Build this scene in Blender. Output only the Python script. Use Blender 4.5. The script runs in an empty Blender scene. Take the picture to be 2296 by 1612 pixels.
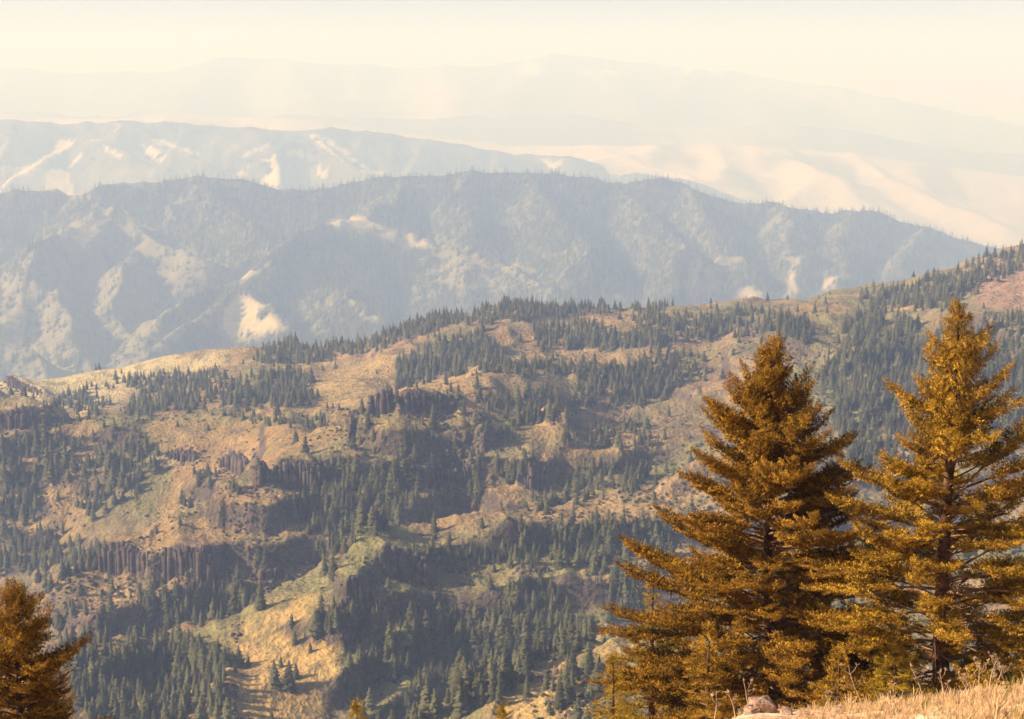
import bpy, math, random
import numpy as np
from mathutils import Vector, Matrix

R = math.radians
rng = np.random.default_rng(7)
random.seed(7)
scene = bpy.context.scene
col = scene.collection

# ------------------------------------------------------------------ camera
F = 3532.0            # focal length in the units of the 2295 x 1612 survey grid
CX, CY, HOR = 1147.5, 806.0, 170.0
PITCH = math.atan((CY - HOR) / F)
cam_d = bpy.data.cameras.new('camera')
cam_d.sensor_width = 36.0
cam_d.lens = 36.0 * F / 2295.0
cam_d.clip_start = 0.5
cam_d.clip_end = 60000
cam = bpy.data.objects.new('camera', cam_d)
cam.location = (0, 0, 0)
cam.rotation_euler = (math.pi / 2 - PITCH, 0, 0)
col.objects.link(cam)
scene.camera = cam

# ------------------------------------------------------------------ sky, sun, exposure
SUN_EL = R(31)
SUN_AZ = R(-98)      # measured from the view direction (+Y) clockwise: sun stands to the left
world = bpy.data.worlds.new('World')
scene.world = world
world.use_nodes = True
wn = world.node_tree.nodes; wl = world.node_tree.links
wn.clear()
sky = wn.new('ShaderNodeTexSky')
sky.sky_type = 'NISHITA'
sky.sun_disc = False
sky.sun_elevation = SUN_EL
sky.sun_rotation = SUN_AZ
sky.altitude = 2000
sky.air_density = 0.7
sky.dust_density = 7.0
sky.ozone_density = 0.6
bgn = wn.new('ShaderNodeBackground')
bgn.inputs['Strength'].default_value = 0.075
wo = wn.new('ShaderNodeOutputWorld')
warm = wn.new('ShaderNodeVectorMath'); warm.operation = 'MULTIPLY'; warm.inputs[1].default_value = (1.08, 0.98, 0.86)
wl.new(sky.outputs[0], warm.inputs[0]); wl.new(warm.outputs[0], bgn.inputs[0]); wl.new(bgn.outputs[0], wo.inputs[0])

sd = bpy.data.lights.new('sun', 'SUN')
sd.energy = 5.0
sd.angle = R(0.5)
sd.color = (1.0, 0.87, 0.72)
sun = bpy.data.objects.new('sun', sd)
sdir = Vector((math.sin(SUN_AZ) * math.cos(SUN_EL), math.cos(SUN_AZ) * math.cos(SUN_EL), math.sin(SUN_EL)))
sun.rotation_euler = sdir.to_track_quat('Z', 'Y').to_euler()
sun.location = (-200, -50, 200)
col.objects.link(sun)

scene.view_settings.view_transform = 'Standard'
scene.view_settings.look = 'None'
scene.view_settings.gamma = 1.0
scene.view_settings.exposure = 0.94
scene.render.engine = 'CYCLES'
scene.cycles.use_denoising = True
scene.cycles.volume_bounces = 1
scene.cycles.max_bounces = 5
scene.cycles.diffuse_bounces = 1
scene.cycles.glossy_bounces = 1
scene.cycles.transparent_max_bounces = 4
scene.render.film_transparent = False

# ------------------------------------------------------------------ haze
HAZE_D = 2.6e-4
HAZE_C = (0.305, 0.425, 0.730, 1.0)

def mat_new(name):
    m = bpy.data.materials.new(name); m.use_nodes = True
    return m, m.node_tree.nodes, m.node_tree.links

def build_haze():
    x0, x1, y0, y1, z0, z1 = -13500, 13500, -400, 30000, -1701, 640
    v = [(x, y, z) for x in (x0, x1) for y in (y0, y1) for z in (z0, z1)]
    f = [(0, 1, 3, 2), (4, 6, 7, 5), (0, 4, 5, 1), (2, 3, 7, 6), (0, 2, 6, 4), (1, 5, 7, 3)]
    me = bpy.data.meshes.new('haze'); me.from_pydata(v, [], f)
    o = bpy.data.objects.new('haze', me); col.objects.link(o)
    m, n, l = mat_new('haze_air'); n.clear()
    pv = n.new('ShaderNodeVolumePrincipled')
    pv.inputs['Color'].default_value = HAZE_C
    pv.inputs['Absorption Color'].default_value = (0.955, 0.94, 0.74, 1)
    pv.inputs['Density'].default_value = HAZE_D
    pv.inputs['Anisotropy'].default_value = 0.0
    out = n.new('ShaderNodeOutputMaterial'); l.new(pv.outputs[0], out.inputs['Volume'])
    me.materials.append(m)
    o['kind'] = 'stuff'
    o['label'] = 'pale summer haze filling the canyon air'
    o['category'] = 'haze'
build_haze()

# ------------------------------------------------------------------ helpers
def vdir(vx, vy):
    """survey grid position -> world direction from the viewpoint (numpy ok)"""
    x = (np.asarray(vx, float) - CX) / F
    y = -(np.asarray(vy, float) - CY) / F
    cp, sp = math.cos(PITCH), math.sin(PITCH)
    return x, cp + y * sp, -sp + y * cp

def pt(vx, vy, D):
    dx, dy, dz = vdir(vx, vy)
    s = D / dy
    return dx * s, dy * s, dz * s

def proj(X, Y, Z):
    cp, sp = math.cos(PITCH), math.sin(PITCH)
    f = Y * cp - Z * sp
    up = Y * sp + Z * cp
    return CX + F * X / f, CY - F * up / f

def _hash(ix, iy, s):
    h = (ix.astype(np.int64) * 374761393 + iy.astype(np.int64) * 668265263 + s * 1442695041) & 0xffffffff
    h = ((h ^ (h >> 13)) * 1274126177) & 0xffffffff
    h = (h ^ (h >> 16)) & 0xffffff
    return h / float(0xffffff)

def vnoise(x, y, s=0):
    x = np.asarray(x, float); y = np.asarray(y, float)
    ix = np.floor(x); iy = np.floor(y); fx = x - ix; fy = y - iy
    fx = fx * fx * fx * (fx * (fx * 6 - 15) + 10); fy = fy * fy * fy * (fy * (fy * 6 - 15) + 10)
    a = _hash(ix, iy, s); b = _hash(ix + 1, iy, s); c = _hash(ix, iy + 1, s); d = _hash(ix + 1, iy + 1, s)
    return (a * (1 - fx) + b * fx) * (1 - fy) + (c * (1 - fx) + d * fx) * fy

def fbm(x, y, s=0, o=4, g=0.5):
    t = 0; a = 1; n = 0
    for k in range(o):
        t = t + a * (vnoise(x, y, s + k * 17) * 2 - 1); n += a
        x = x * 1.97 + 11.3; y = y * 2.03 - 7.1; a *= g
    return t / n

def ridged(x, y, s=0, o=4):
    t = 0; a = 1; n = 0
    for k in range(o):
        t = t + a * (1 - np.abs(vnoise(x, y, s + k * 31) * 2 - 1)); n += a
        x = x * 2.03 + 5.7; y = y * 1.98 + 3.1; a *= 0.5
    return t / n

def smooth(a, b, x):
    t = np.clip((x - a) / (b - a), 0, 1); return t * t * (3 - 2 * t)

def blur(Z, n, axis):
    k = np.exp(-0.5 * (np.arange(-3 * n, 3 * n + 1) / n) ** 2); k /= k.sum()
    p = [(0, 0), (0, 0)]; p[axis] = (3 * n, 3 * n)
    Zp = np.pad(Z, p, mode='edge')
    return np.apply_along_axis(lambda m: np.convolve(m, k, mode='valid'), axis, Zp)

TILE = {'v': (0, 0, 1), '1': (0, 353.8, .3424), '2': (707.6, 353.8, .3424), '3': (1415, 353.8, .3832),
        '4': (0, 825.5, .3424), '5': (707.6, 825.5, .3424), 'b1': (0, 1061.4, .3415), 'b2': (550.4, 1061.4, .3415),
        'b3': (1100.7, 1061.4, .3415), 't1': (0, 0, .4999), 't2': (1148, 0, .4999)}
def V(t, pts):
    a, b, s = TILE[t]
    return np.array([(a + p[0] * s, b + p[1] * s) + tuple(p[2:]) for p in pts], float)

def inpoly(poly, x, y):
    r = np.zeros(np.shape(x), bool); n = len(poly); j = n - 1
    for i in range(n):
        xi, yi = poly[i][:2]; xj, yj = poly[j][:2]
        c = ((yi > y) != (yj > y)) & (x < (xj - xi) * (y - yi) / (yj - yi + 1e-12) + xi)
        r ^= c; j = i
    return r

def tag(o, label=None, cat=None, group=None, kind=None):
    if label: o['label'] = label
    if cat: o['category'] = cat
    if group: o['group'] = group
    if kind: o['kind'] = kind
    return o

def mesh_np(name, verts, faces, mats, smooth_=False, midx=None, attr=None, link=True):
    """verts (n,3), faces (m,3) or (m,4)"""
    verts = np.ascontiguousarray(verts, np.float32); faces = np.ascontiguousarray(faces, np.int32)
    me = bpy.data.meshes.new(name)
    me.vertices.add(len(verts)); me.vertices.foreach_set('co', verts.ravel())
    k = faces.shape[1]
    me.loops.add(faces.size); me.loops.foreach_set('vertex_index', faces.ravel())
    me.polygons.add(len(faces))
    me.polygons.foreach_set('loop_start', np.arange(0, faces.size, k, dtype=np.int32))
    me.polygons.foreach_set('loop_total', np.full(len(faces), k, np.int32))
    for m in (mats if isinstance(mats, (list, tuple)) else [mats]): me.materials.append(m)
    if midx is not None: me.polygons.foreach_set('material_index', np.ascontiguousarray(midx, np.int32))
    if smooth_: me.polygons.foreach_set('use_smooth', np.ones(len(faces), bool))
    me.update(calc_edges=True)
    if attr:
        for an, (typ, data) in attr.items():
            if typ == 'C':
                a = me.color_attributes.new(an, 'FLOAT_COLOR', 'POINT')
                a.data.foreach_set('color', np.ascontiguousarray(data, np.float32).ravel())
            else:
                a = me.attributes.new(an, 'FLOAT' if typ == 'F' else 'INT', 'POINT')
                a.data.foreach_set('value', np.ascontiguousarray(data, np.float32 if typ == 'F' else np.int32))
    o = bpy.data.objects.new(name, me)
    if link: col.objects.link(o)
    return o

# ------------------------------------------------------------------ materials
def ground_mat(name, scales, amt=0.35, bump=0.4, bscale=0.3, bdist=1.0):
    m, n, l = mat_new(name)
    b = n['Principled BSDF']; b.inputs['Roughness'].default_value = 0.95
    b.inputs['Specular IOR Level'].default_value = 0.1
    at = n.new('ShaderNodeAttribute'); at.attribute_name = 'tint'
    tc = n.new('ShaderNodeTexCoord')
    prev = at.outputs['Color']
    for i, s in enumerate(scales):
        no = n.new('ShaderNodeTexNoise'); no.inputs['Scale'].default_value = s
        no.inputs['Detail'].default_value = 6; no.inputs['Roughness'].default_value = 0.7
        l.new(tc.outputs['Object'], no.inputs['Vector'])
        mr = n.new('ShaderNodeMapRange'); mr.inputs['From Min'].default_value = 0.3; mr.inputs['From Max'].default_value = 0.7
        mr.inputs['To Min'].default_value = 1 - amt; mr.inputs['To Max'].default_value = 1 + amt
        l.new(no.outputs['Fac'], mr.inputs['Value'])
        mx = n.new('ShaderNodeVectorMath'); mx.operation = 'SCALE'
        l.new(prev, mx.inputs[0]); l.new(mr.outputs[0], mx.inputs['Scale'])
        prev = mx.outputs[0]
    l.new(prev, b.inputs['Base Color'])
    bn = n.new('ShaderNodeTexNoise'); bn.inputs['Scale'].default_value = bscale; bn.inputs['Detail'].default_value = 8
    l.new(tc.outputs['Object'], bn.inputs['Vector'])
    bu = n.new('ShaderNodeBump'); bu.inputs['Strength'].default_value = bump; bu.inputs['Distance'].default_value = bdist
    l.new(bn.outputs['Fac'], bu.inputs['Height']); l.new(bu.outputs[0], b.inputs['Normal'])
    return m

def var_mat(name, c0, c1, scale=3.0, rough=0.9, obj_rand=0.0, trans=0.0, bump=0.0, c2=None):
    """two or three real colours mixed by noise, plus a little per-object variation"""
    m, n, l = mat_new(name)
    b = n['Principled BSDF']; b.inputs['Roughness'].default_value = rough
    b.inputs['Specular IOR Level'].default_value = 0.15
    tc = n.new('ShaderNodeTexCoord'); no = n.new('ShaderNodeTexNoise')
    no.inputs['Scale'].default_value = scale; no.inputs['Detail'].default_value = 5
    l.new(tc.outputs['Object'], no.inputs['Vector'])
    cr = n.new('ShaderNodeValToRGB')
    cr.color_ramp.elements[0].position = 0.35; cr.color_ramp.elements[1].position = 0.65
    cr.color_ramp.elements[0].color = (*c0, 1); cr.color_ramp.elements[1].color = (*c1, 1)
    if c2:
        e = cr.color_ramp.elements.new(0.8); e.color = (*c2, 1)
    l.new(no.outputs['Fac'], cr.inputs[0])
    prev = cr.outputs[0]
    if obj_rand:
        oi = n.new('ShaderNodeObjectInfo')
        mr = n.new('ShaderNodeMapRange'); mr.inputs['To Min'].default_value = 1 - obj_rand; mr.inputs['To Max'].default_value = 1 + obj_rand
        l.new(oi.outputs['Random'], mr.inputs['Value'])
        mx = n.new('ShaderNodeVectorMath'); mx.operation = 'SCALE'
        l.new(prev, mx.inputs[0]); l.new(mr.outputs[0], mx.inputs['Scale']); prev = mx.outputs[0]
    l.new(prev, b.inputs['Base Color'])
    if bump:
        bu = n.new('ShaderNodeBump'); bu.inputs['Strength'].default_value = bump; bu.inputs['Distance'].default_value = 0.05
        l.new(no.outputs['Fac'], bu.inputs['Height']); l.new(bu.outputs[0], b.inputs['Normal'])
    if trans:
        tr = n.new('ShaderNodeBsdfTranslucent'); l.new(prev, tr.inputs['Color'])
        ms = n.new('ShaderNodeMixShader'); ms.inputs[0].default_value = trans
        out = [x for x in n if x.type == 'OUTPUT_MATERIAL'][0]
        l.new(b.outputs[0], ms.inputs[1]); l.new(tr.outputs[0], ms.inputs[2]); l.new(ms.outputs[0], out.inputs[0])
    return m

M_hill = ground_mat('hillside_ground', (0.05, 0.35), 0.34, 1.0, 0.35, 3.0)
M_far = ground_mat('ridge_ground', (0.012, 0.06), 0.18, 0.6, 0.03, 10.0)
M_vfar = ground_mat('mountain_ground', (0.002, 0.01), 0.15, 0.5, 0.005, 40.0)
M_near = ground_mat('knoll_ground', (0.8, 6.0), 0.25, 0.6, 3.0, 0.2)
M_fir_mid = var_mat('conifer_foliage', (0.048, 0.047, 0.022), (0.135, 0.128, 0.058), 0.9, 0.9, 0.5)
M_bark_mid = var_mat('conifer_bark', (0.10, 0.07, 0.05), (0.16, 0.12, 0.09), 1.0)
M_snag = var_mat('weathered_snag_wood', (0.30, 0.24, 0.20), (0.42, 0.35, 0.30), 1.0)
M_fir_far = var_mat('far_conifer_foliage', (0.060, 0.068, 0.034), (0.135, 0.140, 0.070), 0.3, 0.9, 0.9)
M_shrub = var_mat('shrub_foliage', (0.055, 0.060, 0.022), (0.10, 0.105, 0.035), 0.6, 0.9, 0.4)
M_shrub_y = var_mat('yellow_green_shrub_foliage', (0.13, 0.13, 0.04), (0.20, 0.18, 0.055), 0.6, 0.9, 0.3)
M_rock = var_mat('basalt', (0.05, 0.036, 0.034), (0.13, 0.092, 0.078), 0.25, 0.95, 0.1, bump=0.6, c2=(0.20, 0.14, 0.11))
M_near_fol = var_mat('fir_needles', (0.11, 0.040, 0.008), (0.62, 0.37, 0.032), 5.0, 0.7, 0.55, 0.05)
M_near_fol_y = var_mat('young_fir_needles', (0.20, 0.11, 0.010), (0.55, 0.37, 0.030), 5.0, 0.7, 0.35, 0.08)
M_near_fol_d = var_mat('dark_fir_needles', (0.085, 0.028, 0.007), (0.52, 0.285, 0.024), 5.0, 0.7, 0.55, 0.04)
M_near_bark = var_mat('fir_bark', (0.05, 0.022, 0.014), (0.17, 0.09, 0.055), 6.0, 0.95, bump=0.8)
M_twig = var_mat('fir_twig_bark', (0.10, 0.045, 0.025), (0.36, 0.21, 0.13), 4.0, 0.9)
M_grass = var_mat('dry_grass', (0.62, 0.38, 0.19), (0.86, 0.64, 0.38), 1.5, 0.8, 0.0, 0.2)
M_grass_g = var_mat('green_grass', (0.20, 0.17, 0.03), (0.34, 0.28, 0.07), 1.5, 0.8, 0.0, 0.2)
M_stalk = var_mat('dry_stalk', (0.42, 0.26, 0.16), (0.66, 0.50, 0.36), 3.0, 0.9)
M_stone = var_mat('pale_stone', (0.30, 0.17, 0.11), (0.50, 0.34, 0.24), 5.0, 0.9, 0.1, bump=0.7)

# ------------------------------------------------------------------ terrain sheets
class Sheet:
    """a height field on rays of constant x/y from the viewpoint"""
    def __init__(s, U, D, Z):
        s.U, s.D, s.Z = U, D, Z
        s.upd()
    def upd(s):
        s.r = s.Z / s.D[None, :]
        s.cm = np.maximum.accumulate(s.r, axis=1)
        s.X = s.U[:, None] * s.D[None, :]; s.Y = np.broadcast_to(s.D[None, :], s.X.shape)
        s.vis = s.r >= s.cm - 1e-9
    def zat(s, X, Y):
        X = np.asarray(X, float); Y = np.asarray(Y, float)
        fu = np.clip((X / Y - s.U[0]) / (s.U[1] - s.U[0]), 0, len(s.U) - 1.001)
        fd = np.clip(np.interp(Y, s.D, np.arange(len(s.D))), 0, len(s.D) - 1.001)
        i = fu.astype(int); j = fd.astype(int); a = fu - i; b = fd - j
        Z = s.Z
        return (Z[i, j] * (1 - a) + Z[i + 1, j] * a) * (1 - b) + (Z[i, j + 1] * (1 - a) + Z[i + 1, j + 1] * a) * b
    def cast(s, vx, vy):
        dx, dy, dz = vdir(vx, vy)
        u = dx / dy; m = dz / dy
        fu = np.clip(((u - s.U[0]) / (s.U[1] - s.U[0])).round().astype(int), 0, len(s.U) - 1)
        out = np.empty(np.shape(u))
        ok = np.ones(np.shape(u), bool)
        for k in range(len(u)):
            j = np.searchsorted(s.cm[fu[k]], m[k])
            if j >= len(s.D): ok[k] = False; j = len(s.D) - 1
            if j > 0 and ok[k]:
                r0, r1 = s.cm[fu[k], j - 1], s.cm[fu[k], j]
                t = (m[k] - r0) / max(r1 - r0, 1e-9)
                # a jump in the running maximum is the hidden gap behind a crest
                out[k] = s.D[j - 1] + (s.D[j] - s.D[j - 1]) * min(max(t, 0), 1)
            else:
                out[k] = s.D[j]
        Y = out; X = u * Y
        return X, Y, s.zat(X, Y), ok

def sheet_mesh(name, sh, tint, mat, label):
    nu, nd = sh.Z.shape
    v = np.stack([sh.X, sh.Y, sh.Z], -1).reshape(-1, 3)
    i = np.arange(nu - 1)[:, None]; j = np.arange(nd - 1)[None, :]
    a = i * nd + j
    f = np.stack([a, a + nd, a + nd + 1, a + 1], -1).reshape(-1, 4)
    c = np.concatenate([tint.reshape(-1, 3), np.ones((nu * nd, 1))], 1)
    o = mesh_np(name, v, f, mat, True, attr={'tint': ('C', c)})
    tag(o, label, None, None, 'structure')
    return o

def mixc(base, c, w):
    return base * (1 - w[..., None]) + np.array(c) * w[..., None]

# ---- the middle slope: crest lines (grid x, grid y, distance, hidden drop behind)
crests = [
    [(-400, 1900, 430, 0), (2800, 1800, 430, 0)],
    # A lower right spur
    [(-400, 1830, 560, 0), (0, 1800, 560, 0), (500, 1740, 570, 5), (800, 1690, 580, 10), (1020, 1618, 600, 30), (1200, 1512, 625, 45), (1300, 1456, 640, 45), (1400, 1414, 655, 45),
     (1600, 1350, 680, 30), (1800, 1305, 700, 25), (1960, 1285, 715, 20), (2100, 1255, 730, 20), (2295, 1200, 750, 15), (2700, 1100, 790, 10)],
    # B
    [(-400, 1600, 760, 10), (0, 1500, 770, 10), (150, 1440, 775, 15), (240, 1410, 780, 30), (300, 1414, 785, 40), (370, 1416, 790, 45), (440, 1401, 795, 50), (550, 1360, 805, 45),
     (663, 1331, 820, 25), (730, 1292, 830, 8), (810, 1245, 845, 8), (855, 1220, 850, 18), (913, 1203, 860, 20), (1016, 1190, 875, 22), (1070, 1176, 880, 22), (1136, 1165, 890, 20),
     (1252, 1159, 900, 18), (1341, 1124, 915, 18), (1400, 1097, 925, 15), (1560, 1062, 940, 12), (1800, 1020, 960, 10), (2295, 930, 990, 10), (2700, 850, 1020, 10)],
    # C
    [(-400, 1500, 930, 10), (0, 1392, 935, 20), (68, 1345, 940, 28), (178, 1282, 950, 32), (256, 1234, 955, 30), (376, 1192, 965, 22), (434, 1164, 970, 16), (524, 1111, 985, 10), (606, 1059, 1005, 3),
     (650, 1038, 1015, 0), (722, 1004, 1030, 0), (776, 962, 1050, 0), (824, 931, 1065, 0), (872, 914, 1075, 0), (944, 893, 1085, 0), (1050, 915, 1090, 0), (1130, 945, 1090, 3), (1241, 962, 1095, 8),
     (1350, 985, 1100, 8), (1450, 990, 1105, 8), (1560, 975, 1110, 4), (1800, 900, 1130, 0), (2295, 800, 1160, 0), (2700, 720, 1200, 0)],
    # E
    [(-400, 840, 1290, 20), (0, 870, 1290, 25), (60, 886, 1290, 25), (100, 906, 1290, 22), (188, 929, 1290, 16), (308, 934, 1290, 16), (421, 924, 1290, 22), (479, 914, 1295, 22), (560, 906, 1300, 16), (650, 905, 1305, 8),
     (750, 893, 1310, 0), (830, 882, 1315, 4), (892, 870, 1320, 16), (964, 850, 1325, 20), (1033, 830, 1330, 20), (1072, 821, 1335, 18), (1150, 813, 1340, 16), (1254, 793, 1345, 18), (1319, 791, 1350, 22),
     (1442, 779, 1355, 24), (1545, 777, 1355, 22), (1606, 767, 1360, 15), (1647, 757, 1360, 8), (1725, 747, 1365, 4), (1850, 715, 1375, 4), (2000, 690, 1390, 4), (2295, 620, 1420, 6), (2700, 540, 1460, 6)],
    # G
    [(-400, 900, 1500, 10), (0, 905, 1500, 10), (100, 927, 1500, 10), (205, 927, 1500, 10), (281, 912, 1500, 12), (400, 882, 1505, 14), (490, 842, 1510, 12), (565, 831, 1515, 12), (640, 829, 1520, 12), (707, 827, 1525, 12),
     (762, 827, 1530, 10), (820, 810, 1530, 12), (851, 792, 1530, 12), (892, 780, 1535, 12), (947, 763, 1540, 12), (998, 749, 1545, 10), (1022, 731, 1550, 10), (1084, 725, 1550, 10), (1152, 725, 1550, 6), (1204, 735, 1550, 6),
     (1300, 722, 1555, 6), (1351, 712, 1560, 8), (1493, 700, 1565, 10), (1604, 694, 1570, 8), (1725, 702, 1570, 6), (1850, 690, 1580, 3), (2000, 668, 1590, 0), (2295, 590, 1610, 0), (2700, 500, 1640, 0)],
    # H far crest
    [(-400, 930, 1740, 60), (0, 872, 1750, 60), (27, 868, 1750, 60), (137, 850, 1750, 60), (212, 831, 1750, 60), (274, 823, 1750, 60), (356, 799, 1750, 60), (445, 786, 1750, 60), (514, 779, 1750, 60), (600, 781, 1750, 60),
     (700, 764, 1750, 60), (800, 762, 1750, 60), (880, 740, 1750, 60), (950, 712, 1750, 60), (1000, 700, 1750, 60), (1100, 688, 1750, 60), (1200, 684, 1750, 60), (1300, 684, 1755, 60), (1400, 695, 1755, 60), (1500, 696, 1760, 60),
     (1560, 690, 1760, 60), (1640, 680, 1760, 60), (1690, 669, 1765, 60), (1740, 681, 1765, 60), (1810, 675, 1765, 60), (1864, 653, 1770, 60), (1920, 648, 1775, 60), (1990, 640, 1780, 60), (2050, 620, 1780, 60), (2090, 602, 1785, 60),
     (2150, 585, 1790, 60), (2200, 575, 1790, 60), (2295, 555, 1800, 60), (2700, 480, 1840, 60)],
]
NU, ND = 720, 430
U = np.linspace(-0.40, 0.40, NU)
Dg = np.geomspace(400, 2250, ND)

def crest_uv(cr):
    a = np.array(cr, float)
    X, Y, Z = pt(a[:, 0], a[:, 1], a[:, 2])
    u = X / Y; o = np.argsort(u)
    return np.interp(U, u[o], Y[o]), np.interp(U, u[o], Z[o]), np.interp(U, u[o], a[o, 3])

knD, knZ = [], []
for ci, cr in enumerate(crests):
    Y, Z, drop = crest_uv(cr)
    knD.append(Y); knZ.append(Z)
    if ci < len(crests) - 1:
        nY, nZ, _ = crest_uv(crests[ci + 1])
        e = 0.28 * (nY - Y)
        sight = Z / Y * (Y + e)              # the line of sight grazing the crest
        knD.append(Y + e)
        lin = Z + (nZ - Z) * 0.28
        wd = smooth(0, 12, drop)
        knZ.append(lin * (1 - wd) + np.minimum(sight - drop * 0.55, lin) * wd)
        e2 = 0.45 * (nY - Y)
        knD.append(Y + e2)
        lin2 = Z + (nZ - Z) * 0.45
        knZ.append(lin2 * (1 - wd) + np.minimum(Z / Y * (Y + e2) - drop * 0.25, lin2) * wd)
    else:
        knD.append(Y + 120); knZ.append(Z - 75)
        knD.append(Y + 420); knZ.append(Z - 340)
kD = np.array(knD); kZ = np.array(knZ)

def hermite(xq, xk, yk):
    h = np.diff(xk); dl = np.diff(yk) / h
    m = np.zeros(len(xk)); m[0] = dl[0]; m[-1] = dl[-1]
    w1 = 2 * h[1:] + h[:-1]; w2 = h[1:] + 2 * h[:-1]
    same = dl[:-1] * dl[1:] > 0
    with np.errstate(divide='ignore', invalid='ignore'):
        mm = (w1 + w2) / (w1 / dl[:-1] + w2 / dl[1:])
    m[1:-1] = np.where(same, mm, 0)
    i = np.clip(np.searchsorted(xk, xq) - 1, 0, len(h) - 1)
    t = (xq - xk[i]) / h[i]; t = np.clip(t, -0.2, 1.5)
    return ((1 + 2 * t) * (1 - t) ** 2) * yk[i] + t * (1 - t) ** 2 * h[i] * m[i] + t * t * (3 - 2 * t) * yk[i + 1] + t * t * (t - 1) * h[i] * m[i + 1]

Z = np.empty((NU, ND))
for i in range(NU): Z[i] = hermite(Dg, kD[:, i], kZ[:, i])
Z = blur(blur(Z, 2, 1), 4, 0)
mid = Sheet(U, Dg, Z)
X_, Y_ = mid.X, mid.Y
wx = X_ + 14 * fbm(X_ / 90, Y_ / 90, 3, 3); wy = Y_ + 14 * fbm(X_ / 90, Y_ / 90, 9, 3)

def seg_field(pts3, X, Y, sgn=False):
    """distance to a polyline, signed side, height along it, end distance"""
    best = np.full(X.shape, 1e9); side = np.zeros(X.shape); zz = np.zeros(X.shape); tt = np.zeros(X.shape)
    L = 0
    for a, b in zip(pts3[:-1], pts3[1:]):
        dx, dy = b[0] - a[0], b[1] - a[1]; l2 = dx * dx + dy * dy + 1e-9; ll = math.sqrt(l2)
        t = np.clip(((X - a[0]) * dx + (Y - a[1]) * dy) / l2, 0, 1)
        ex = X - a[0] - t * dx; ey = Y - a[1] - t * dy
        d = np.hypot(ex, ey)
        m = d < best
        best = np.where(m, d, best)
        if sgn: side = np.where(m, (dx * (Y - a[1]) - dy * (X - a[0])) / ll, side)
        zz = np.where(m, a[2] + t * (b[2] - a[2]), zz)
        tt = np.where(m, L + t * ll, tt)
        L += ll
    return best, side, zz, tt, L

def world_line(sh, poly, n=3):
    p = np.asarray(poly, float); q = []
    for a, b in zip(p[:-1], p[1:]):
        for k in range(n): q.append(a[:2] + (b[:2] - a[:2]) * k / n)
    q.append(p[-1][:2]); q = np.array(q)
    X, Y, Z, ok = sh.cast(q[:, 0], q[:, 1])
    k = np.abs(Y - np.median(Y)) < 55
    if k.sum() < 2: k[:] = True
    return np.stack([X, Y, Z], 1)[k]

spurs = [   # tile, line, height, width
    ('5', [(1560, 330), (1590, 420), (1580, 520)], 13, 20), ('5', [(1400, 740), (1370, 850), (1350, 960)], 12, 18),
    ('5', [(740, 620), (730, 760), (700, 880), (640, 1050)], 13, 20), ('5', [(1130, 500), (1110, 640), (1100, 760)], 9, 16),
    ('5', [(1990, 530), (1970, 620), (1950, 700)], 10, 16), ('b2', [(700, 1000), (650, 1150), (600, 1250), (590, 1400)], 12, 20),
    ('5', [(500, 300), (560, 450), (450, 560)], 7, 14), ('5', [(690, 280), (650, 420), (560, 600)], 8, 14),
    ('4', [(1780, 700), (1840, 850), (1820, 960)], 8, 14), ('4', [(1230, 1100), (1190, 1250)], 6, 14),
    ('5', [(150, 700), (250, 900), (150, 1100)], -16, 35), ('5', [(1900, 280), (1900, 450)], -14, 30),
    ('5', [(900, 700), (950, 880)], -12, 26), ('b2', [(1300, 1000), (1150, 1250), (950, 1550)], -9, 42),
    ('4', [(100, 600), (50, 900), (60, 1200)], -14, 40), ('4', [(1450, 1050), (1480, 1300)], -12, 26),
    ('3', [(1620, 880), (1720, 1050), (1700, 1300)], -14, 40), ('3', [(560, 1080), (350, 1300), (250, 1430)], -10, 30),
    ('3', [(1000, 1000), (800, 1150), (620, 1300)], 8, 30), ('b1', [(1000, 900), (1300, 950)], -10, 30),
    ('b2', [(700, 960), (640, 1200), (590, 1450), (560, 1600)], 12, 70), ('b1', [(1050, 1250), (900, 1600)], -22, 60), ('4', [(0, 130), (120, 160), (280, 230)], 12, 25),
    ('4', [(600, 640), (350, 800), (200, 1000)], 5, 25), ('4', [(1050, 700), (700, 950), (450, 1100)], 5, 25)]
dZ = np.zeros_like(Z)
for t, ln, amp, w in spurs:
    L3 = world_line(mid, V(t, ln))
    d, _, _, _, _ = seg_field(L3, wx, wy)
    if amp > 0: dZ += amp * np.exp(-d / w)
    else: dZ += amp * np.exp(-(d / w) ** 2)

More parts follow.
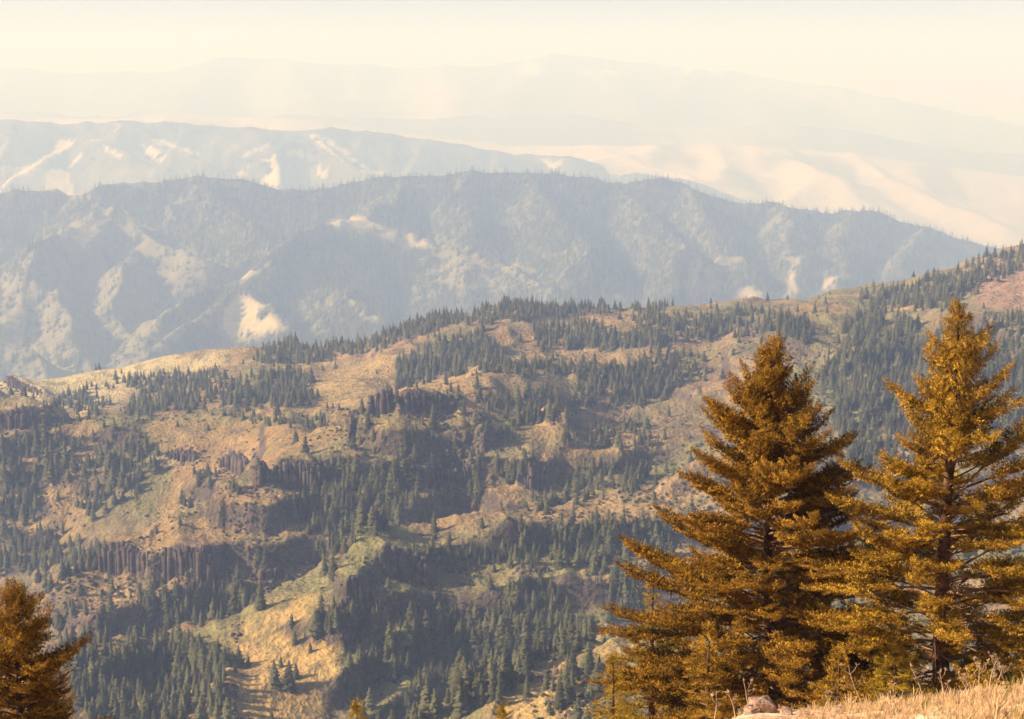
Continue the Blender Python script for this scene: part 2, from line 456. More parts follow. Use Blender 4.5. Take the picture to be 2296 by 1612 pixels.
cliffs = [  # tile, top line, height, label
    ('5', [(230, 350), (300, 322), (345, 308), (440, 292), (520, 280)], 17, 'tall dark cliff of basalt columns at the corner of the orange grass bench'),
    ('5', [(540, 275), (620, 262), (690, 250), (800, 252), (950, 272)], 12, 'broken pinkish column cliff just right of the tall dark corner cliff'),
    ('5', [(880, 425), (1000, 398), (1100, 392), (1170, 402)], 6, 'low dark rimrock band below the shaded tree row on the upper bench'),
    ('5', [(780, 545), (900, 532), (1040, 545)], 8, 'short basalt band above the shaded hollow in the middle of the slope'),
    ('5', [(790, 645), (960, 640), (1060, 640), (1160, 655)], 8, 'dark ledge of basalt along the top of the shaded hollow'),
    ('4', [(1540, 840), (1620, 790), (1700, 742), (1770, 702)], 10, 'row of dark basalt columns climbing the crest of the middle spur'),
    ('4', [(1790, 690), (1900, 662), (2060, 650), (2130, 610)], 17, 'long shaded column cliff under the bright grassy lip of the middle spur'),
    ('4', [(650, 1262), (720, 1232), (800, 1202), (940, 1212), (1000, 1240)], 11, 'cliff of dark basalt columns on the left lower spur'),
    ('4', [(1020, 1250), (1100, 1252), (1170, 1245), (1290, 1272), (1400, 1272), (1500, 1262)], 13, 'wide shadowed basalt cliff above the lower grove'),
    ('4', [(520, 1362), (560, 1362), (700, 1372), (800, 1378)], 6, 'short stepped basalt ledge at the left tip of the lower spur'),
    ('4', [(1600, 1275), (1660, 1282), (1780, 1292), (1940, 1292), (2030, 1290)], 6, 'low basalt band crossing the slope left of the lone dark conifer'),
    ('4', [(1660, 1442), (1800, 1432), (1900, 1442)], 5, 'small comb of basalt columns under an orange grass shelf'),
    ('4', [(550, 312), (680, 332), (800, 347), (900, 357), (990, 362)], 4, 'dark rubble rim along the far edge of the orange bench'),
    ('4', [(0, 300), (100, 330), (300, 332), (520, 322)], 5, 'grey rimrock below the dark rocky knob at left'),
    ('4', [(1090, 580), (1200, 592), (1320, 612)], 7, 'dark basalt rim at the lower left of the orange bench'),
    ('4', [(1440, 620), (1520, 640), (1620, 640)], 6, 'small basalt outcrop beside the pair of conifers on the bench'),
    ('5', [(450, 1322), (560, 1312), (740, 1332), (860, 1372)], 7, 'curved dark basalt band in the brown slope above the gully trees'),
    ('5', [(1330, 1362), (1420, 1362), (1520, 1372)], 4, 'low broken basalt band right of the curved one'),
    ('5', [(1372, 855), (1440, 806), (1570, 855)], 17, 'round shaded basalt alcove behind the grassy crest'),
    ('b2', [(600, 1230), (650, 1150), (700, 1010), (800, 992), (900, 1035)], 14, 'blocky grey rock buttress at the head of the dark gully'),
    ('3', [(630, 1032), (700, 1022), (750, 1052)], 9, 'square rock knob on the upper grass crest by the conifers'),
    ('4', [(0, 122), (100, 150), (200, 182), (290, 232)], 9, 'dark rocky knob at the left edge below the pale ridge'),
    ('4', [(200, 1042), (300, 1062), (380, 1072)], 6, 'small dark cliff at the left above the slanting grove'),
    ('4', [(1400, 250), (1500, 242), (1650, 235)], 5, 'dark broken rim rock above the orange bench'),
    ('5', [(1590, 405), (1600, 500)], 8, 'narrow rock fin beside the wide shaded hollow'),
    ('5', [(2100, 800), (2000, 820), (1900, 850)], 5, 'jagged grey rocks capping the orange knoll at right'),
    ('b3', [(80, 1440), (200, 1350), (330, 1290), (460, 1210)], 4, 'line of dark rocks along the crest of the lower right spur'),
]
cl3 = []
for t, ln, h, lab in cliffs:
    L3 = world_line(mid, V(t, ln), 4)
    # orient so the far (uphill) side is on the left of the line: x must increase
    if L3[-1][0] < L3[0][0]: L3 = L3[::-1]
    cl3.append((L3, h, lab))
    d, side, _, tt, L = seg_field(L3, mid.X, mid.Y, True)
    jag = 2.5 * fbm(mid.X / 12, mid.Y / 12, 21, 3)
    s = np.sign(side) * d + jag
    endf = smooth(-1, 8, tt) * smooth(-1, 8, L - tt + 0)
    near = np.exp(-np.maximum(d, 0) / 26.0)
    off = np.clip(1 - np.maximum(0, d - np.abs(side)) / 10, 0, 1)
    h *= 1.05
    dZ += h * 0.5 * np.tanh(s / 1.6) * near * endf * off
# benches of the lava flows, gullies and small relief
Z = mid.Z + dZ
nz = fbm(X_ / 210, Y_ / 210, 40, 4)
per = 19.0
ph = (Z + 9 * nz) / per
fr = ph - np.floor(ph)
terr = (np.floor(ph) + smooth(0.42, 0.62, fr)) * per - ph * per
tm = smooth(-0.35, 0.15, fbm(X_ / 160, Y_ / 160, 55, 3)) * 0.85
tm *= smooth(430, 560, Y_)
tm *= 1 - .9 * smooth(1600, 1720, Y_)
Zt = terr * tm
calm = np.zeros_like(Z)
for _t, _pl in [('v', [(-100, 850), (280, 790), (560, 770), (560, 900), (280, 925), (-100, 925)]), ('2', [(0, 1380), (540, 1240), (560, 1500), (900, 1440), (500, 1640), (0, 1640)]),
                ('b2', [(0, 850), (420, 800), (640, 1000), (560, 1620), (-50, 1620)]), ('4', [(900, 370), (1800, 350), (2296, 400), (2200, 520), (1800, 680), (1300, 600), (1000, 550)])]:
    _vx, _vy = proj(mid.X, mid.Y, Z); calm = np.maximum(calm, inpoly(V(_t, _pl), _vx, _vy).astype(float))
calm = 1 - 0.72 * blur(blur(calm, 4, 0), 4, 1)
gul = ridged((X_ + 0.25 * Y_) / 55, Y_ / 130, 61, 4)
Z = Z + calm * ((gul - 0.62) * 11 + 7 * fbm(X_ / 70, Y_ / 70, 71, 4)) + Zt * calm + 1.3 * calm * fbm(X_ / 9, Y_ / 9, 75, 3) + 3.0 * calm * (ridged(X_ / 22, Y_ / 22, 77, 3) - .6)
mid.Z = Z; mid.upd()

def slope_of(sh):
    Zx = np.gradient(sh.Z, axis=0) / (np.gradient(sh.X, axis=0))
    dy = np.gradient(sh.D)[None, :]
    Zy = np.gradient(sh.Z, axis=1) / dy - Zx * (np.gradient(sh.X, axis=1) / dy)
    return Zx, Zy

Zx, Zy = slope_of(mid)
slope = np.hypot(Zx, Zy)
vX, vY = proj(mid.X, mid.Y, mid.Z)
n1 = fbm(X_ / 60, Y_ / 60, 80, 4); n2 = fbm(X_ / 25, Y_ / 25, 90, 4); n3 = fbm(X_ / 110, Y_ / 110, 99, 3)
tint = np.zeros(Z.shape + (3,)); tint[:] = (0.270, 0.180, 0.083)           # cured grass
tint = mixc(tint, (0.33, 0.215, 0.095), smooth(-0.1, 0.45, n2) * 0.7)
tint = mixc(tint, (0.175, 0.165, 0.070), smooth(-0.22, 0.18, n1) * 0.85)   # still green grass
tint = mixc(tint, (0.215, 0.125, 0.082), smooth(0.08, 0.45, n3) * 0.55)    # reddish scree
patches = [('2', [(0, 1380), (160, 1380), (540, 1240), (560, 1500), (900, 1440), (1050, 1350), (1100, 1450), (500, 1607), (0, 1607)], (0.40, 0.26, 0.10), .75),
           ('v', [(-150, 850), (27, 862), (137, 845), (274, 818), (356, 794), (514, 772), (520, 800), (360, 850), (250, 905), (180, 920), (80, 895), (-150, 890)], (0.46, 0.37, 0.20), .95),
           ('4', [(900, 370), (1150, 360), (1050, 520), (950, 480)], (0.17, 0.16, 0.06), .6),
           ('b2', [(0, 1000), (400, 800), (640, 1000), (600, 1400), (400, 1600), (-100, 1700), (-400, 1650), (-200, 1300)], (0.44, 0.28, 0.10), .85),
           ('b3', [(0, 1450), (500, 1150), (820, 1030), (1200, 1000), (600, 1700), (0, 1700)], (0.42, 0.27, 0.10), .7),
           ('4', [(900, 370), (1800, 350), (2296, 400), (2296, 480), (1800, 680), (1300, 600), (1000, 550)], (0.34, 0.185, 0.07), .5),
           ('3', [(2050, 620), (2400, 620), (2400, 900), (1950, 900)], (0.33, 0.19, 0.14), .7),
           ('5', [(300, 1100), (480, 1250), (440, 1330), (250, 1380), (0, 1500), (50, 1400), (200, 1300)], (0.22, 0.20, 0.08), .45)]
for t, pl, c, w in patches:
    P = V(t, pl)
    m = inpoly(P, vX + 8 * n2 * 4, vY + 6 * n1 * 4).astype(float)
    m = blur(blur(m, 3, 0), 3, 1)
    tint = mixc(tint, c, m * w)
rockw = smooth(0.80, 1.25, slope + 0.35 * n2)
tint = mixc(tint, (0.095, 0.068, 0.058), rockw)
tint = mixc(tint, (0.11, 0.10, 0.055), smooth(0.12, 0.45, fbm(X_ / 7, Y_ / 7, 131, 3)) * 0.65)
tint = mixc(tint, (0.14, 0.10, 0.078), smooth(0.22, 0.5, fbm(X_ / 14, Y_ / 14, 120, 3)) * 0.4)
sheet_mesh('hillside', mid, tint, M_hill, 'canyon slope of grass benches and gullies in the middle distance')

# ---- ridges farther off, from their crest and spur lines
def ridge_sheet(lines, U, D, floor, k, warp, noise_amp, nscale, seed, sc=1.0):
    D = D * sc; warp *= sc; noise_amp *= sc; nscale *= sc
    X = U[:, None] * D[None, :]; Y = np.broadcast_to(D[None, :], X.shape)
    w = warp
    Xw = X + w * fbm(X / (6 * w), Y / (6 * w), seed, 3); Yw = Y + w * fbm(X / (6 * w), Y / (6 * w), seed + 5, 3)
    acc = np.full(X.shape, -1e9); first = True
    for sl, pts in lines:
        p = np.array(pts, float); a, b, c = pt(p[:, 0], p[:, 1], p[:, 2] * sc)
        L3 = np.stack([a, b, c], 1)
        q = (X, Y) if first else (Xw, Yw)
        d, _, zz, _, _ = seg_field(L3, *q)
        z = zz - sl * d
        m = np.maximum(acc, z)
        acc = m + k * np.log1p(np.exp(-np.abs(acc - z) / k)) if not first else z
        first = False
    Z = np.maximum(acc, floor)
    away = np.clip((np.array(lines[0][1], float)[:, 2].mean() * sc - Y) / 300, 0.15, 1)
    Z = Z + noise_amp * away * (ridged(X / nscale, Y / (nscale * 1.6), seed + 9, 5) - 0.62) * 2
    Z = Z + noise_amp * 0.25 * fbm(X / (nscale * 0.25), Y / (nscale * 0.25), seed + 19, 3)
    return Sheet(U, D, Z)

c2 = [(-500, 440, 4500), (-200, 430, 4550), (0, 427, 4600), (41, 425, 4600), (130, 430, 4600), (168, 433, 4600), (219, 415, 4600), (257, 408, 4620), (377, 405, 4650), (445, 398, 4650), (524, 402, 4650), (562, 408, 4650),
      (630, 428, 4650), (707, 427, 4650), (793, 408, 4700), (845, 395, 4700), (947, 387, 4700), (1050, 385, 4700), (1187, 385, 4700), (1255, 389, 4720), (1324, 398, 4750), (1375, 412, 4780), (1415, 406, 4800),
      (1492, 396, 4800), (1530, 410, 4800), (1576, 437, 4800), (1645, 453, 4800), (1741, 456, 4800), (1798, 473, 4820), (1867, 475, 4850), (1944, 471, 4880), (1990, 483, 4900), (2066, 506, 4900), (2143, 529, 4900), (2220, 548, 4900), (2335, 575, 4900), (2800, 680, 4900)]
L2 = [(0.66, c2),
      (0.76, [(168, 433, 4600), (222, 455, 4380), (202, 474, 4280), (168, 494, 4180), (144, 504, 4110), (120, 518, 4050), (86, 545, 3950), (60, 600, 3850), (40, 680, 3700)]),
      (0.74, [(222, 455, 4380), (291, 484, 4300), (360, 525, 4200), (411, 559, 4100), (462, 590, 4000)]),
      (0.78, [(300, 540, 4150), (275, 600, 3950), (282, 640, 3850), (243, 680, 3750), (247, 720, 3700), (290, 775, 3580)]),
      (0.78, [(86, 560, 3930), (75, 631, 3800), (120, 655, 3740), (130, 696, 3660), (147, 737, 3570), (155, 770, 3500), (185, 805, 3400), (215, 845, 3300)]),
      (0.78, [(-150, 700, 3600), (0, 768, 3450), (31, 782, 3400), (79, 806, 3330), (115, 850, 3230)]),
      (0.74, [(900, 400, 4690), (870, 440, 4480), (820, 481, 4280), (760, 483, 4200), (719, 500, 4130), (650, 547, 4000), (582, 592, 3900), (513, 630, 3800), (445, 657, 3700), (394, 685, 3600), (359, 722, 3500)]),
      (0.74, [(820, 481, 4280), (880, 500, 4240), (954, 525, 4200), (981, 549, 4150), (1070, 560, 4080), (1111, 571, 4030), (1153, 592, 3950), (1204, 612, 3850), (1240, 650, 3700)]),
      (0.78, [(610, 588, 3920), (560, 630, 3760), (544, 650, 3680), (496, 678, 3600), (440, 705, 3500), (380, 745, 3400)]),
      (0.78, [(544, 650, 3680), (600, 698, 3550), (650, 748, 3400)]),
      (0.78, [(740, 620, 3750), (776, 675, 3560), (824, 702, 3450), (870, 730, 3380)]),
      (0.74, [(1375, 412, 4780), (1450, 470, 4550), (1534, 540, 4200), (1511, 600, 3950), (1490, 670, 3700)]),
      (0.74, [(1530, 410, 4800), (1600, 500, 4400), (1620, 568, 4120), (1590, 602, 4000), (1549, 648, 3820), (1530, 700, 3650)]),
      (0.74, [(1741, 456, 4800), (1770, 520, 4450), (1790, 574, 4200), (1775, 670, 3800)]),
      (0.78, [(1650, 590, 4050), (1695, 640, 3880), (1710, 680, 3750)]),
      (0.74, [(1900, 475, 4860), (1880, 545, 4400), (1905, 628, 4000), (1844, 662, 3850)]),
      (0.74, [(1187, 385, 4700), (1230, 450, 4400), (1290, 520, 4150), (1330, 600, 3900)]),
      (0.74, [(1050, 385, 4700), (1010, 440, 4500), (1060, 500, 4300)]),
      (0.74, [(445, 398, 4650), (500, 450, 4400), (560, 490, 4250), (590, 540, 4100)]),
      (0.70, [(2066, 506, 4900), (2040, 560, 4500), (1990, 610, 4200)])]
r2 = ridge_sheet(L2, np.linspace(-0.38, 0.38, 460), np.linspace(2200, 6000, 330), -1700, 8, 26, 34, 240, 200, 1.38)

c3 = [(-500, 275, 8500), (0, 274, 8500), (175, 272, 8500), (300, 270, 8500), (425, 277, 8500), (550, 287, 8500), (675, 292, 8500), (750, 287, 8500), (850, 298, 8550), (950, 312, 8600), (1100, 333, 8650), (1148, 340, 8650),
      (1198, 348, 8650), (1273, 348, 8650), (1348, 368, 8700), (1368, 392, 8700), (1428, 388, 8700), (1500, 398, 8700), (1600, 420, 8700), (1700, 462, 8700), (1900, 520, 8700), (2300, 640, 8700), (2800, 760, 8700)]
L3_ = [(0.52, c3),
       (0.74, [(200, 274, 8500), (170, 310, 8280), (120, 340, 8100), (75, 372, 7950), (20, 410, 7750)]),
       (0.74, [(190, 305, 8300), (280, 345, 8050), (400, 400, 7750)]),
       (0.74, [(300, 272, 8500), (345, 315, 8250), (450, 352, 8000), (500, 385, 7800)]),
       (0.74, [(40, 276, 8500), (10, 330, 8150), (-60, 400, 7800)]),
       (0.74, [(750, 287, 8500), (700, 306, 8380), (655, 322, 8250), (622, 345, 8120), (575, 368, 7980), (530, 395, 7850), (480, 420, 7700)]),
       (0.74, [(622, 345, 8120), (628, 385, 7900), (622, 425, 7700)]),
       (0.74, [(700, 306, 8380), (740, 332, 8200), (790, 362, 8000), (850, 390, 7800)]),
       (0.74, [(950, 312, 8600), (940, 350, 8350), (900, 390, 8000)]),
       (0.74, [(1100, 333, 8650), (1130, 370, 8350), (1120, 400, 8100)])]
r3 = ridge_sheet(L3_, np.linspace(-0.38, 0.38, 360), np.linspace(6000, 9800, 190), -1600, 16, 40, 52, 380, 300, 1.32)

c35 = [(-500, 262, 12500), (0, 263, 12500), (250, 266, 12500), (500, 259, 12500), (650, 263, 12500), (760, 280, 12500), (880, 296, 12500), (1000, 309, 12500), (1148, 325, 12500), (1330, 327, 12500), (1500, 326, 12500),
       (1600, 325, 12500), (1750, 330, 12600), (1900, 345, 12700), (2050, 362, 12700), (2295, 395, 12700), (2800, 460, 12700)]
L35 = [(0.30, c35),
       (0.40, [(1500, 326, 12500), (1420, 350, 12100), (1300, 365, 11700)]), (0.40, [(1700, 330, 12500), (1800, 365, 11900), (1850, 390, 11500), (1780, 430, 11200), (1720, 470, 10900)]),
       (0.42, [(1850, 390, 11500), (1930, 440, 11200), (1990, 480, 10900)]), (0.40, [(1900, 345, 12700), (2000, 400, 11900), (2120, 450, 11400), (2250, 510, 11000)]),
       (0.40, [(1600, 325, 12500), (1640, 370, 11800), (1600, 410, 11300)]), (0.4, [(1330, 327, 12500), (1450, 370, 11700), (1550, 395, 11300)])]
r35 = ridge_sheet(L35, np.linspace(-0.38, 0.38, 260), np.linspace(9800, 14500, 120), -1650, 30, 60, 40, 700, 400, 1.18)

c4 = [(-500, 165, 21000), (-200, 155, 21000), (0, 152, 21000), (100, 162, 21000), (200, 166, 21000), (330, 167, 21000), (385, 160, 21000), (430, 145, 21000), (470, 134, 21000), (540, 130, 21000), (600, 131, 21000), (700, 143, 21000),
      (850, 150, 21000), (950, 153, 21000), (1050, 151, 21000), (1150, 141, 21000), (1250, 125, 21000), (1300, 127, 21000), (1350, 129, 21000), (1430, 140, 21000), (1500, 147, 21000), (1600, 160, 21000), (1750, 178, 21000),
      (1900, 203, 21000), (2100, 245, 21000), (2295, 285, 21000), (2800, 380, 21000)]
L4 = [(0.33, c4)] + [(0.38, [(x, y, 21000), (x + dx, y + 55, 19300), (x + 1.6 * dx, y + 115, 17600)]) for x, y, dx in
      [(60, 157, -70), (300, 167, 40), (500, 134, -60), (640, 137, 50), (820, 149, -30), (1000, 152, 60), (1250, 126, -70), (1330, 129, 70), (1560, 155, -40), (1650, 167, 60), (1850, 197, -60), (2000, 225, 50), (2200, 265, -50)]] + \
     [(0.3, [(-500, 235, 16500), (300, 250, 16500), (900, 262, 16300), (1400, 268, 16300), (1900, 300, 16000), (2500, 380, 16000)])]
r4 = ridge_sheet(L4, np.linspace(-0.40, 0.40, 320), np.linspace(14500, 23500, 130), -1650, 60, 110, 90, 1500, 500, 1.08)

def far_tint(sh, forest, bare_polys, base, dark, sc, seed, warp=5):
    vx, vy = proj(sh.X, sh.Y, sh.Z)
    a = fbm(sh.X / sc, sh.Y / sc, seed, 4); b = fbm(sh.X / (sc * .3), sh.Y / (sc * .3), seed + 7, 3); b2 = fbm(sh.X / (sc * .2), sh.Y / (sc * .3), seed + 77, 4)
    # the dry sides of the spurs are ragged and open too
    dzdx = np.gradient(sh.Z, axis=0) / np.gradient(sh.X, axis=0)
    m = np.full(sh.Z.shape, forest)
    for t, pl, dn in bare_polys:
        P = V(t, pl)
        ins = inpoly(P, vx + warp * b * 5, vy + warp * b2 * 4)
        m = np.where(ins & (b2 > -.42 + .25 * (dn == 0) - .3), np.maximum(dn, (b2 > .38) * forest), m)
    op = smooth(.30, .75, dzdx + .45 * b2 + .2 * a - .12)
    op = op * (1 - .85 * smooth(np.percentile(sh.Z[sh.vis], 35), np.percentile(sh.Z[sh.vis], 80), sh.Z))
    m = m * (1 - .62 * op)
    return vx, vy, m, a, b

bare2 = [('1', [(250, 560), (650, 310), (800, 340), (1380, 700), (1280, 880), (1000, 1080), (900, 1400), (0, 1500), (0, 780), (150, 700)], .10),
         ('2', [(820, 560), (1180, 640), (1500, 830), (900, 880), (700, 750)], .28),
         ('2', [(60, 400), (110, 372), (330, 372), (470, 470), (720, 500), (800, 590), (640, 600), (440, 540), (200, 500), (60, 440)], 0.0),
         ('2', [(280, 580), (340, 590), (470, 700), (400, 680)], 0.1),
         ('2', [(170, 910), (270, 920), (260, 975), (180, 965)], 0), ('2', [(230, 1020), (330, 1000), (460, 1050), (400, 1100)], 0),
         ('1', [(1450, 940), (1590, 855), (1750, 960), (1900, 1140), (1380, 1250), (1420, 1120)], 0), ('1', [(1500, 805), (1700, 675), (1690, 800), (1550, 835)], 0.05),
         ('1', [(1100, 990), (1190, 955), (1150, 1015)], 0), ('1', [(1000, 1080), (1200, 1080), (1120, 1240), (1000, 1260)], 0.15), ('1', [(1300, 960), (1480, 960), (1350, 1080), (1200, 1080)], 0.3),
         ('1', [(130, 170), (250, 180), (560, 215), (620, 290), (350, 230), (160, 205)], 0.05),
         ('3', [(300, 480), (325, 500), (285, 620), (225, 625)], .1), ('3', [(530, 560), (760, 600), (600, 650), (450, 780), (330, 790), (430, 660)], .1),
         ('3', [(560, 820), (640, 735), (750, 745), (770, 840)], 0), ('3', [(920, 570), (995, 570), (985, 810), (910, 800)], .05), ('3', [(1130, 640), (1180, 680), (1295, 705), (1110, 800)], .05),
         ('2', [(1920, 920), (1990, 815), (2040, 920)], 0), ('2', [(1290, 685), (1460, 735), (1450, 760), (1350, 740)], 0.05), ('3', [(1130, 540), (1330, 510), (1200, 560)], .1)]
bare3 = [('t1', [(1050, 785), (1240, 685), (1265, 770), (1240, 850)], 0), ('t1', [(130, 755), (300, 610), (350, 630), (210, 730)], 0), ('t1', [(390, 615), (420, 620), (570, 710), (520, 700)], 0),
         ('t1', [(670, 615), (730, 620), (920, 705), (860, 700), (740, 655)], 0), ('t1', [(1370, 605), (1450, 610), (1610, 720), (1570, 735), (1430, 650)], 0), ('t1', [(1400, 740), (1465, 765), (1465, 800), (1420, 795)], 0),
         ('t1', [(1620, 735), (1710, 775), (1640, 785)], 0), ('t1', [(1080, 685), (1200, 640), (1215, 665), (1100, 700)], 0), ('t1', [(610, 640), (690, 650), (780, 750), (740, 750)], 0), ('t1', [(0, 740), (300, 760), (340, 900), (0, 860)], .3),
         ('t2', [(100, 700), (250, 730), (180, 760)], 0), ('t2', [(430, 740), (500, 780), (480, 830), (440, 800)], 0), ('t1', [(500, 560), (560, 570), (560, 595), (510, 590)], 0), ('t1', [(1270, 680), (1370, 660), (1370, 710), (1300, 700)], .1),
         ('t1', [(300, 740), (360, 680), (370, 700), (320, 750)], 0)]
f2 = far_tint(r2, 0.97, bare2, 0, 0, 300, 210, 2.5)
t2 = np.zeros(r2.Z.shape + (3,)); t2[:] = (0.38, 0.31, 0.18)
t2 = mixc(t2, (0.46, 0.38, 0.23), smooth(-.1, .5, f2[4]))
t2 = mixc(t2, (0.24, 0.16, 0.12), smooth(0.1, .5, f2[3]) * 0.5)
fw2 = f2[2] + 0.5 * blur(blur(f2[2], 1, 0), 1, 1) - 0.5 * f2[2]
t2 = mixc(t2, (0.10, 0.10, 0.062), smooth(0.3, 0.9, fw2 + 0.15 * f2[4]) * 0.9)
t2 = mixc(t2, (0.125, 0.115, 0.075), smooth(0.02, 0.10, fw2) * (1 - smooth(0.3, 0.6, fw2)) * 0.85)  # sparsely wooded ground darkened: shade of the big lower-left face put into its colour
sheet_mesh('forested_ridge', r2, t2, M_far, 'wooded ridge with pale grassy shoulders beyond the valley')
f3 = far_tint(r3, 0.9, bare3, 0, 0, 500, 310, 2.0)
t3 = np.zeros(r3.Z.shape + (3,)); t3[:] = (0.50, 0.41, 0.26)
fw3 = f3[2]
t3 = mixc(t3, (0.07, 0.072, 0.042), smooth(0.3, 0.8, fw3 + 0.35 * f3[4]) * 0.9)
sheet_mesh('far_ridge', r3, t3, M_far, 'long hazy ridge with bare grass ribs behind the wooded ridge')
a35 = fbm(r35.X / 500, r35.Y / 900, 410, 4)
t35 = np.zeros(r35.Z.shape + (3,)); t35[:] = (0.46, 0.36, 0.22)
t35 = mixc(t35, (0.12, 0.11, 0.07), smooth(0.0, 0.35, a35 - 0.12) * 0.7)
sheet_mesh('grassland_plateau', r35, t35, M_vfar, 'cream grassland plateau fading in haze')
a4 = fbm(r4.X / 1200, r4.Y / 2500, 510, 4)
t4 = np.zeros(r4.Z.shape + (3,)); t4[:] = (0.10, 0.09, 0.07)
t4 = mixc(t4, (0.35, 0.30, 0.22), smooth(0.1, 0.5, a4) * 0.6)
snow = smooth(-60, 150, r4.Z) * smooth(0.12, 0.3, fbm(r4.X / 260, r4.Y / 900, 520, 4) + 0.05) * smooth(0, 900, r4.X + 200) * (1 - smooth(2800, 4200, r4.X))
t4 = mixc(t4, (0.75, 0.75, 0.75), snow)
sheet_mesh('distant_mountains', r4, t4, M_vfar, 'faint mountain range with snow patches on the skyline')

# canyon floor under everything
fl = mesh_np('canyon_floor', [(-13000, -350, -1700), (13000, -350, -1700), (13000, 29500, -1700), (-13000, 29500, -1700)], [(0, 1, 2, 3)], M_vfar,
             attr={'tint': ('C', np.tile((0.25, 0.18, 0.10, 1), (4, 1)))})
tag(fl, 'low ground at the bottom of the canyon', None, None, 'structure')

# ------------------------------------------------------------------ foreground slope
def near_z(X, Y):
    u = X / np.maximum(Y, 6)
    vxa = CX + u * F * 0.97
    ch = np.interp(vxa, [-600, 0, 900, 1400, 1620, 1700, 1850, 1900, 1960, 2060, 2180, 2295, 2600, 3200], [2000, 1920, 1830, 1740, 1690, 1652, 1650, 1648, 1644, 1628, 1612, 1592, 1530, 1480])
    k = -(ch - HOR) / F
    crestD = 29.0
    zc = k * crestD
    z0 = -1.75 + 0 * zc
    t = np.clip(Y / crestD, -1, 1)
    up = z0 + (zc - z0) * np.where(t > 0, 1.04 * t - 0.04 * t * t, t)
    far = np.maximum(Y - crestD, 0)
    z = np.where(Y < crestD, up, zc - 0.42 * far - 0.24 * far * far / (far + 8))
    # sink quickly past the lip so that only the firs rise from below it
    z += 0.12 * fbm(X / 2.2, Y / 2.2, 600, 3) + 0.5 * fbm(X / 11, Y / 11, 610, 3) * smooth(0, 10, np.abs(Y - crestD))
    z = np.maximum(z, -0.50 * Y)
    return z

def near_sheet():
    xs = np.concatenate([np.linspace(-220, -26, 40)[:-1], np.linspace(-26, 30, 200), np.linspace(30, 220, 40)[1:]])
    ys = np.concatenate([np.linspace(-60, 0, 10)[:-1], np.linspace(0, 60, 200), np.geomspace(60, 470, 70)[1:]])
    X, Y = np.meshgrid(xs, ys, indexing='ij'); Zn = near_z(X, Y)
    nu, nd = X.shape
    v = np.stack([X, Y, Zn], -1).reshape(-1, 3)
    a = np.arange(nu - 1)[:, None] * nd + np.arange(nd - 1)[None, :]
    f = np.stack([a, a + nd, a + nd + 1, a + 1], -1).reshape(-1, 4)
    t = np.zeros(Zn.shape + (3,)); t[:] = (0.60, 0.40, 0.25)
    q = fbm(X / 1.3, Y / 1.3, 620, 4)
    t = mixc(t, (0.78, 0.60, 0.42), smooth(0, 0.4, q)); t = mixc(t, (0.28, 0.13, 0.07), smooth(0.1, 0.5, -q) * 0.8)
    t = mixc(t, (0.34, 0.22, 0.10), smooth(40, 90, Y))
    c = np.concatenate([t.reshape(-1, 3), np.ones((nu * nd, 1))], 1)
    o = mesh_np('grassy_knoll', v, f, M_near, True, attr={'tint': ('C', c)})
    tag(o, 'near slope of dry bleached grass', None, None, 'structure')
near_sheet()

# ------------------------------------------------------------------ conifer prototypes (middle distance)
def conifer_arrays(seed, layers, per, tris, r0=0.17, shape=0.85, bare=0.05):
    """unit-height tree: crown of drooping fronds in whorls, returns crown verts/faces, trunk verts/faces"""
    g = np.random.default_rng(seed); V_, F_ = [], []
    for k in range(layers):
        t = bare + (1 - bare) * (k + g.uniform(-.25, .25)) / layers
        rr = r0 * (1 - t) ** shape * (0.55 + 0.45 * min(1, (t - bare + .10) * 7)) * g.uniform(0.82, 1.12) + 0.008
        n = max(4, int(per * (0.55 + 0.45 * (1 - t))))
        a0 = g.uniform(0, 6.28)
        for j in range(n):
            a = a0 + 6.283 * (j + g.uniform(-.3, .3)) / n
            L = rr * g.choice([g.uniform(0.4, .75), g.uniform(.75, 1.1), g.uniform(1.0, 1.4)], p=[.3, .5, .2]); droop = L * g.uniform(0.25, 0.7) * (1.0 - 0.9 * t); hw = L * g.uniform(0.30, 0.5)
            ca, sa = math.cos(a), math.sin(a)
            z = t + g.uniform(-.012, .012)
            def P(r, s, h): return (ca * r - sa * s, sa * r + ca * s, z + h)
            b = len(V_)
            th = 0.045 * (1 - 0.5 * t)
            if tris == 2:
                V_ += [P(0, 0, th), P(L * .8, hw, -droop), P(L, 0, -droop * .7), P(L * .8, -hw, -droop)]
                F_ += [(b, b + 1, b + 2), (b, b + 2, b + 3)]
            else:
                V_ += [P(0, 0, th), P(L * .45, hw * .9, -droop * .5), P(L * .6, 0, -droop * .1 + th * .3), P(L * .5, -hw * .9, -droop * .5), P(L * .85, hw * .7, -droop * 1.2), P(L * 1.05, 0, -droop * .75), P(L * .8, -hw * .7, -droop * 1.2)]
                F_ += [(b, b + 1, b + 2), (b, b + 2, b + 3), (b + 1, b + 4, b + 2), (b + 2, b + 4, b + 5), (b + 2, b + 5, b + 6), (b + 3, b + 2, b + 6)]
    b = len(V_)
    V_ += [(0.006, 0, .90), (-.004, .006, .90), (-.004, -.006, .90), (0, 0, 1.0)]
    F_ += [(b, b + 1, b + 3), (b + 1, b + 2, b + 3), (b + 2, b, b + 3)]
    tv, tf = [], []
    for i, (z, r) in enumerate([(-0.03, .014), (0.5, .008), (.97, .002)]):
        for j in range(5): tv.append((r * math.cos(j * 1.2566), r * math.sin(j * 1.2566), z))
    for i in range(2):
        for j in range(5):
            a, c = i * 5 + j, i * 5 + (j + 1) % 5; tf += [(a, c, c + 5), (a, c + 5, a + 5)]
    return np.array(V_), np.array(F_), np.array(tv), np.array(tf)

